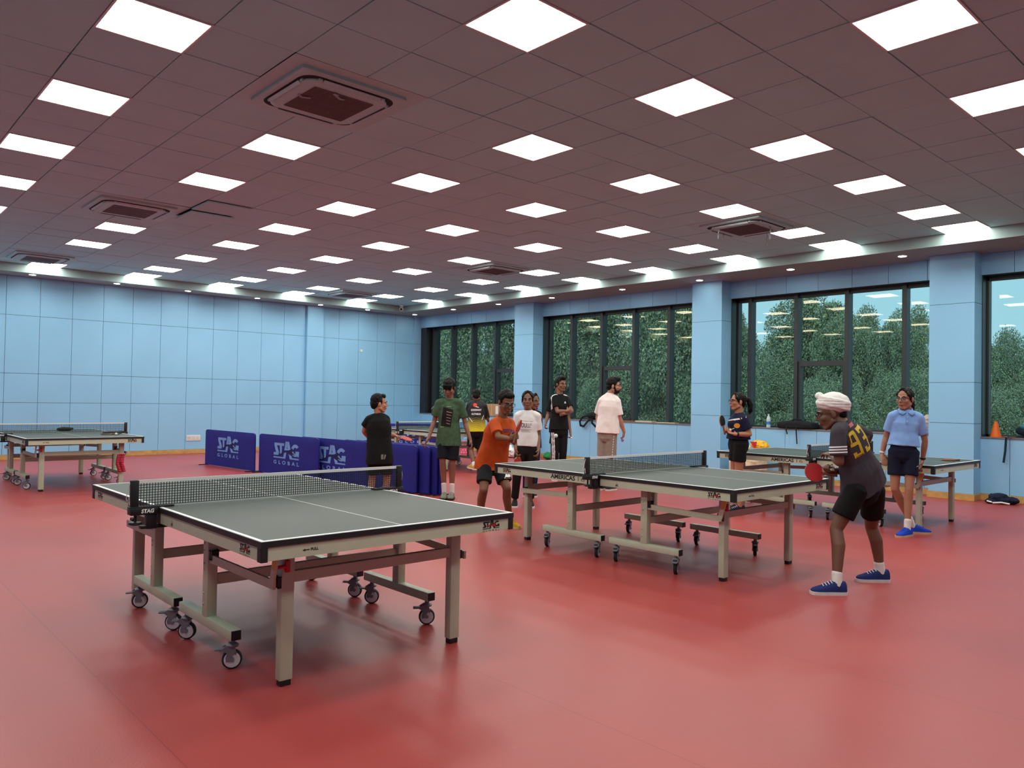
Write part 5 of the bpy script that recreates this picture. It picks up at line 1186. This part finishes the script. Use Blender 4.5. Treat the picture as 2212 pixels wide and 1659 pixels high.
TREES = [(18.6, 25.0, 7.4, 3.3, 0, 'broad dark tree pressing against the corner window'), (18.9, 20.6, 7.2, 3.0, 0, 'drooping long-leaved tree outside the corner window'), (18.2, 22.6, 4.0, 2.4, 1, 'low bushy tree filling the bottom of the corner window'),
         (19.4, 17.2, 6.6, 2.7, 0, 'tall leafy tree behind the folded-arms man\'s window'), (19.9, 14.0, 6.2, 2.5, 0, 'tall leafy tree behind the bearded man\'s window'), (18.4, 15.2, 3.0, 1.9, 1, 'lower bush-like tree below the bearded man\'s window'), (23.5, 22.5, 8.5, 3.6, 0, 'large tree further back between the first two windows'), (24, 17.2, 7.4, 2.6, 1, 'tree further back seen at the right of the second window'),
         (21.6, 13.5, 5.0, 1.7, 1, 'light green tree at the left edge of the third window'), (30.5, 15.3, 7.4, 2.9, 2, 'tall pointed dark tree standing highest in the third window'), (27, 15.6, 3.6, 2.2, 0, 'tree at the foot of the tall pointed tree'), (28.5, 12.7, 5.7, 1.9, 1, 'round-topped tree right of the tall pointed one'), (28, 10.6, 5.5, 1.6, 1, 'yellow-green tree by the column between third and fourth windows'),
         (24, 11.5, 2.5, 1.9, 0, 'low tree behind the turbaned player\'s window'), (25, 9.2, 2.9, 1.7, 0, 'low tree behind the girl in blue polo'), (38, 10.2, 5.6, 2.2, 2, 'distant grey-green tree in the rightmost window'), (28, 7.7, 2.5, 1.8, 1, 'bushy tree below the distant one in the rightmost window'), (36, 17.5, 5.2, 2.2, 0, 'distant tree low in the third window behind the tall one')]
for i, (x, y, zt, r_, kd, lab) in enumerate(TREES):
    z0 = -3.6; hz = (zt+1.8)/2.3; cz = zt-hz*1.12; r_ *= .86
    t = thing('tree', lab, 'tree', (x, y, z0), random.Random(i).uniform(0, 6.28), 'trees outside the windows')
    o = link('foliage', PR[kd][0], t, (0, 0, cz-z0)); o.scale = (r_, r_, hz)
    o = link('trunk', PR[kd][1], t, (0, 0, cz-z0)); o.scale = (r_*.8, r_*.8, (cz-z0)/2.6)
g_ = MB().box((14.2, -30, -3.8), (120, 90, -3.6)).build('lawn', mat('grass_ground', (76,96,58), .9, var=.3, scale=.5)); struct(g_); g_.name = 'ground'

# ------------------------------------------------------------------ things on the sills
XS = 13.36
def soft(mb, m, size=.008, amp=.012, fr=14, it=3, name='body'): me = voxel(mb, m, size, it, name); crumple(me, amp, fr, fr); return me
CARD = mat('cardboard', (172,138,98), .8, var=.1, scale=6)
r = thing('carton', 'brown cardboard carton on the sill behind the boy in the yellow-black jersey', 'box', (XS+.02, 15.22, ZS))
MB().bbox((-.12,-.26,0), (.12,.26,.31), .004).build('box_body', CARD, r); MB().bbox((-.1215,-.2,.05), (-.1205,-.1,.26), .0002).build('paper_label', M['white'], r); MB().bbox((-.1212,.04,.0), (-.1202,.08,.30), .0002).build('packing_tape', mat('packing_tape', (188,160,118), .3), r)
tag(MB().lathe([(.0005,0),(.03,0),(.038,.075),(.034,.075),(.028,.006),(.0005,.006)], n=18).build('paper_cup', M['white'], None, True, (13.3, 14.83, ZS)), 'small white cup on the sill right of the carton', 'cup')
DK = cloth((28,30,34), 'black_nylon')
r = thing('holdall', 'dark grey bag lying on the sill of the corner window', 'bag', (XS, 17.72, ZS))
b = MB(); b.ell((0,0,.09), ((.10,0,0),(0,.30,0),(0,0,.10)), 16); b.ell((-.02,.1,.13), ((.08,0,0),(0,.16,0),(0,0,.06)), 14); link('bag_body', soft(b, cloth((46,54,58), 'slate_nylon')), r)
b = MB(); b.ell((-.09,-.05,.05), ((.03,0,0),(0,.12,0),(0,0,.04)), 12); link('front_pocket', soft(b, DK), r); MB().tube([(-.09,.2,.12),(-.12,.05,.2),(-.1,-.12,.15)], .01, 6).build('carry_strap', M['white'], r, True)
r = thing('backpack', 'black backpack slumped on the sill beside the bearded man, strap loop hanging down', 'bag', (XS-.02, 11.65, ZS))
b = MB(); b.ell((0,-.05,.11), ((.12,0,0),(0,.30,0),(0,0,.11)), 16); b.ell((-.02,.12,.10), ((.11,0,0),(0,.2,0),(0,0,.08)), 14); b.ell((0,-.2,.18), ((.10,0,0),(0,.16,0),(0,0,.08)), 14); link('bag_body', soft(b, DK), r)
for pts in ([(-.1,.22,.1),(-.17,.34,.06),(-.17,.42,-.04),(-.17,.40,-.13),(-.17,.30,-.15),(-.16,.2,-.04),(-.12,.12,.04)], [(-.1,.1,.05),(-.16,.06,-.06),(-.16,-.05,-.14),(-.16,-.2,-.13),(-.16,-.3,-.1)]):
    b = MB()
    for i in range(len(pts)-1): b.bar(pts[i], pts[i+1], .012, .045, up=(0,.3,1)); b.cyl(V(pts[i])-V((.006,0,0)), V(pts[i])+V((.006,0,0)), .022, n=10)
    b.build('shoulder_strap', DK, r)
MB().ell((-.1,-.02,.19), ((.006,0,0),(0,.03,0),(0,0,.015)), 10).build('zip_tag', M['white'], r, True)
BOARD = mat('pale_board', (206,192,160), .6, var=.08, scale=20)
tag(MB().bbox((-.07,-.2,0), (.07,.2,.022), .003).build('wooden_bat_case', mat('brown_board', (132,74,48), .6), None, False, (13.36, 10.78, ZS)), 'brown flat board on the sill next to the bearded man', 'board')
tag(MB().bbox((-.09,-.22,0), (.09,.22,.028), .003).build('pale_board', BOARD, None, False, (13.36, 10.33, ZS)), 'thicker pale board on the sill right of the brown one', 'board', 'pale boards on the sill')
tag(MB().bbox((-.08,-.24,0), (.08,.24,.014), .003).build('pale_board', BOARD, None, False, (13.34, 9.75, ZS)), 'thin pale board on the sill furthest right, by the mullion', 'board', 'pale boards on the sill')
r = thing('water_bottle', 'clear plastic water bottle with blue label on the window sill', 'bottle', (XS, 7.46, ZS))
PET = mat('pet_plastic', (196,220,226), .15, var=.02); 
MB().lathe([(.0005,0),(.036,0),(.039,.01),(.039,.05),(.034,.085),(.039,.12),(.039,.15),(.030,.19),(.014,.222),(.014,.232)], n=24).build('bottle_body', PET, r, True); MB().lathe([(.0165,.23),(.0165,.25),(.0005,.25)], n=18).build('bottle_cap', M['white'], r, True)
MB().lathe([(.0395,.045),(.0365,.07),(.0355,.085),(.0395,.11)], n=24).build('bottle_label', mat('blue_label', (70,130,200), .5), r, True)
r = thing('laptop_bag', 'flat black bag on the sill behind the turbaned player, two straps hanging', 'bag', (XS-.03, 6.86, ZS))
b = MB(); b.bbox((-.15,-.34,.005), (.14,.34,.12), .03); b.ell((-.02,0,.11), ((.13,0,0),(0,.30,0),(0,0,.04)), 14); link('bag_body', soft(b, DK, .008, .007), r)
MB().tube([(-.05,-.14,.13),(-.06,-.08,.165),(-.06,.05,.17),(-.05,.12,.135)], .011, 8).build('carry_handle', DK, r, True)
for y, l in ((.14,.10), (-.05,.27)):
    b = MB(); b.bar((-.158,y,.05), (-.168,y,-.03), .026, .004, up=(1,0,0)); b.bar((-.166,y,-.02), (-.168,y-.02,-l), .022, .004, up=(1,0,0)); b.build('hanging_strap', DK, r)
for y in (.2, -.22): MB().ell((-.02,y,.145), ((.012,0,0),(0,.02,0),(0,0,.008)), 8).build('buckle', M['castergrey'], r, True)
ORC = mat('orange_cone_plastic', (240,110,24), .5)
r = thing('training_cone', 'orange training cone on the sill of the rightmost window', 'cone', (XS-.03, 3.70, ZS))
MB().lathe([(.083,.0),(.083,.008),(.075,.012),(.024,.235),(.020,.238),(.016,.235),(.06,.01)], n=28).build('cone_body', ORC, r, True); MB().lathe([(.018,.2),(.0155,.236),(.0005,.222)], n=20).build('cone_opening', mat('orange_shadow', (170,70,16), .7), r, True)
paddle('dark bat lying on the sill between cone and teal backpack', (XS-.02, 3.50, ZS+.011), (0,-1,0), (0,0,1), BATK, BATR)
r = thing('backpack', 'dark teal backpack on the rightmost sill, one strap hanging down', 'bag', (XS-.02, 3.12, ZS))
TE = cloth((20,44,56), 'teal_nylon'); b = MB(); b.ell((0,0,.11), ((.13,0,0),(0,.33,0),(0,0,.11)), 16); b.ell((.0,-.16,.16), ((.12,0,0),(0,.22,0),(0,0,.10)), 14); link('bag_body', soft(b, TE), r)
b = MB(); b.ell((-.08,.08,.17), ((.05,0,0),(0,.17,0),(0,0,.05)), 12); link('bag_flap', soft(b, cloth((60,120,140), 'pale_teal_nylon')), r)
b = MB(); b.bar((-.12,.34,.03), (-.168,.40,.0), .03, .005, up=(0,0,1)); b.bar((-.168,.40,.005), (-.170,.41,-.2), .03, .005, up=(1,0,0)); b.bar((-.170,.41,-.195), (-.172,.43,-.37), .03, .005, up=(1,0,0)); b.build('hanging_strap', TE, r)
r = thing('tote_bag', 'pale striped bag standing on the sill against the column, behind the girl in polo', 'bag', (XS, 4.66, ZS))
b = MB(); b.ell((0,0,.15), ((.1,0,0),(0,.12,0),(0,0,.17)), 14); link('bag_body', soft(b, cloth((206,190,184), 'pale_canvas'), .008, .01), r)
for i in range(4): MB().tube([V((-.105*math.cos(q*.35), .11*math.sin(q*.35), .06+.06*i)) for q in range(-3, 4)], .004, 6).build('bag_stripe', cloth((150,120,118), 'stripe_canvas'), r)
# ------------------------------------------------------------------ things on the floor by the walls
r = thing('cloth_bundle', 'navy cloth bag with white trim lying on the floor by the window wall', 'bag', (12.98, 3.5, 0)); r.rotation_euler = (0, 0, .25)
b = MB(); b.ell((0,0,.055), ((.12,0,0),(0,.21,0),(0,0,.06)), 16); b.ell((-.02,.06,.10), ((.09,0,0),(0,.13,0),(0,0,.055)), 14); b.ell((-.06,.15,.035), ((.07,0,0),(0,.09,0),(0,0,.035)), 12); link('bundle_body', soft(b, cloth((26,32,52), 'navy_fabric'), .007, .012, 18), r)
MB().tube([(-.155,.13,.02),(-.165,.02,.035),(-.165,-.08,.02)], .012, 8).build('white_trim', WHITE_, r, True); MB().tube([(-.12,.2,.04),(-.15,.14,.03)], .012, 8).build('white_trim', WHITE_, r, True)
b = MB(); b.ell((0,0,.06), ((.14,0,0),(0,.26,0),(0,0,.075)), 14); b.ell((.02,.1,.11), ((.1,0,0),(0,.14,0),(0,0,.05)), 12)
tag(link('green_cloth', soft(b, cloth((36,122,66), 'green_fabric'), .008, .02, 12, 3, 'green_cloth'), None, (12.95, 12.75, .012)), 'crumpled green cloth on the floor against the window wall', 'cloth')
r = thing('plastic_bag', 'knotted white plastic bag on the floor by the second column', 'bag', (12.6, 13.75, 0))
PW = mat('white_polythene', (226,228,226), .3, var=.04); b = MB(); b.ell((0,0,.12), ((.14,0,0),(0,.2,0),(0,0,.125)), 16); b.ell((.02,.08,.22), ((.06,0,0),(0,.08,0),(0,0,.08)), 12); link('bag_body', soft(b, PW, .008, .022, 16), r)
MB().tube([(-.14,-.12,.17),(-.15,-.03,.15),(-.15,.06,.18),(-.13,.14,.16)], .008, 6).build('black_cable', M['black'], r, True)
b = MB(); b.ell((0,0,.05), ((.07,0,0),(0,.1,0),(0,0,.06)), 12); tag(link('paper_wad', soft(b, cloth((210,190,150), 'tan_paper'), .007, .015, 25, 2, 'paper_wad'), None, (12.55, 13.35, .008)), 'tan crumpled wrapper on the floor right of the white plastic bag', 'wrapper')
r = thing('sack', 'large cream canvas sack on the floor under the far end of the window-side table', 'sack', (12.93, 7.62, 0))
b = MB(); b.bbox((-.17,-.33,.0), (.17,.33,.42), .07); b.ell((-.02,0,.3), ((.18,0,0),(0,.33,0),(0,0,.2)), 16); link('sack_body', soft(b, cloth((222,208,178), 'cream_canvas'), .010, .022, 7), r)
b = MB(); b.ell((0,.14,.55), ((.12,0,0),(0,.2,0),(0,0,.16)), 14); link('white_liner', soft(b, PW, .009, .02, 14), r)
r = thing('carrier_bag', 'yellow and red carrier bag on top of the cream sack', 'bag', (12.86, 7.36, .57))
b = MB(); b.ell((0,0,.08), ((.1,0,0),(0,.17,0),(0,0,.085)), 14); b.ell((-.02,-.1,.05), ((.09,0,0),(0,.1,0),(0,0,.07)), 12); link('bag_body', soft(b, mat('yellow_polythene', (236,180,30), .35, var=.06), .008, .018, 16), r)
b = MB(); b.prism([(.12,.1),(-.02,.1),(.03,-.02)], (-.115,0,.04), (0,1,0), (0,0,1), .006); b.build('red_panel', mat('red_polythene', (196,40,44), .4), r)
tag(MB().sph((0,0,0), .032, 18).build('tennis_ball', mat('yellow_felt', (206,222,70), .9, bump=.4, bscale=200), None, True, (12.85, 8.06, .032)), 'yellow-green tennis ball on the floor by the cream sack', 'ball')
b = MB(); b.ell((0,0,.09), ((.09,0,0),(0,.1,0),(0,0,.1)), 12); tag(link('pink_pouch', soft(b, cloth((206,150,140), 'pink_fabric'), .008, .015, 18, 2, 'pink_pouch'), None, (12.35, 8.2, .0)), 'pinkish cloth pouch on the floor left of the cream sack', 'pouch')
r = thing('gift_bag', 'pink polka-dot paper bag on the floor behind the rearmost table', 'bag', (12.4, 15.25, 0)); r.rotation_euler = (0, 0, .6)
MB().bbox((-.06,-.13,0), (.06,.13,.32), .006).build('bag_body', mat('pink_paper', (226,84,128), .6), r)
for i in range(4):
    for q in range(5):
        y, z = -.10+.066*i+(.03 if q % 2 else 0), .04+.06*q
        if abs(y) < .115: MB().cyl((-.0615,y,z), (-.0600,y,z), .012, n=10).build('polka_dot', M['white'], r)
for s in (-1, 1): MB().tube([(s*.05,-.06,.32),(s*.05,-.04,.40),(s*.05,.04,.40),(s*.05,.06,.32)], .004, 6).build('bag_handle', M['white'], r)
for i, (x, y, a, u, lab) in enumerate(((9.75, 5.98, .5, (28,28,56), 'dark navy sports shoe on the floor under the window-side table'), (9.98, 5.86, .4, (150,154,162), 'grey sports shoe on the floor under the window-side table'))):
    r = thing('sports_shoe', lab, 'shoe', (x, y, 0)); shoe(r, V((0,0,.085)), V((math.cos(a), math.sin(a), .02)), (cloth(u, 'shoe_fabric'), cloth((206,206,206), 'shoe_sole'), cloth((210,210,214), 'pale_lace')), .95)
# ------------------------------------------------------------------ things on the tables
Zt = .7605
r = thing('bat_cover', 'black bat cover on the far left table, by the net near its right edge', 'bat cover', (3.56, 13.12, Zt)); r.rotation_euler = (0, 0, .4)
b = MB(); b.ell((0,0,.022), ((.16,0,0),(0,.095,0),(0,0,.022)), 16); b.cap((.1,0,.024), (.2,0,.024), .022, .018); link('cover_body', soft(b, DK, .006, .003), r); MB().tube([(-.13,.03,.03),(-.05,.07,.04),(.06,.06,.043)], .004, 6).build('zip', M['castergrey'], r)
paddle('bat with dark face lying left of the black cover on the far left table', (3.42, 12.92, Zt+.011), (-.8,.3,0), (0,0,1), BATK, BATR)
tag(MB().sph((0,0,0), .02, 18).build('table_tennis_ball', M['white'], None, True, (3.50, 12.70, Zt+.02)), 'white ball lying beside the black cover on the far left table', 'ball', 'table tennis balls')
r = thing('bat_cover', 'black bat cover on the far half of the far left table', 'bat cover', (3.2, 14.45, Zt)); r.rotation_euler = (0, 0, .7)
b = MB(); b.ell((0,0,.03), ((.17,0,0),(0,.10,0),(0,0,.03)), 16); link('cover_body', soft(b, DK, .006, .004), r); MB().tube([(-.12,.03,.045),(-.02,.06,.06),(.08,.06,.055)], .004, 6).build('zip', M['castergrey'], r)
r = thing('towel', 'pink-red towel hanging from the right end leg of the far left table', 'towel', (3.5, 12.44, .50))
b = MB(); n_ = 8
for i in range(n_):
    z0, z1 = -.27*i/n_, -.27*(i+1)/n_
    for q in range(6):
        y = -.02; f0 = lambda q_, z_: (-.05+.018*q_+.02*math.sin(z_*14), y-.018*math.sin(q_*1.9+z_*6), z_)
        b.add([f0(q,z0), f0(q+1,z0), f0(q+1,z1), f0(q,z1)], [(0,1,2,3)])
o = b.build('towel_fold', cloth((206,70,92), 'rose_towelling'), r, True); md = o.modifiers.new('t', 'SOLIDIFY'); md.thickness = .006
MB().bbox((-.06,-.03,-.004), (.06,-.001,.006), .004).build('towel_edge', cloth((232,190,196), 'pale_towelling'), r)
paddle('bat lying face-down near the right end corner of the window-side table', (10.16, 3.32, Zt+.011), (-.86,.35,0), (0,0,1), cloth((150,70,60), 'faded_rubber'), BATK)
r = thing('water_bottle', 'dark slim bottle standing on the rearmost table beside the boy in green', 'bottle', (10.05, 13.35, Zt)); MB().lathe([(.0005,0),(.034,0),(.036,.01),(.036,.15),(.028,.19),(.02,.2)], n=20).build('bottle_body', mat('dark_bottle', (40,28,48), .3), r, True); MB().lathe([(.022,.199),(.022,.235),(.0005,.238)], n=18).build('bottle_cap', M['red'], r, True)
# ball in play
tag(MB().sph((0,0,0), .02, 20).build('table_tennis_ball', M['white'], None, True, (5.46, 5.32, 1.06)), 'white ball in flight above the table in use, before the folded-arms man', 'ball', 'table tennis balls')
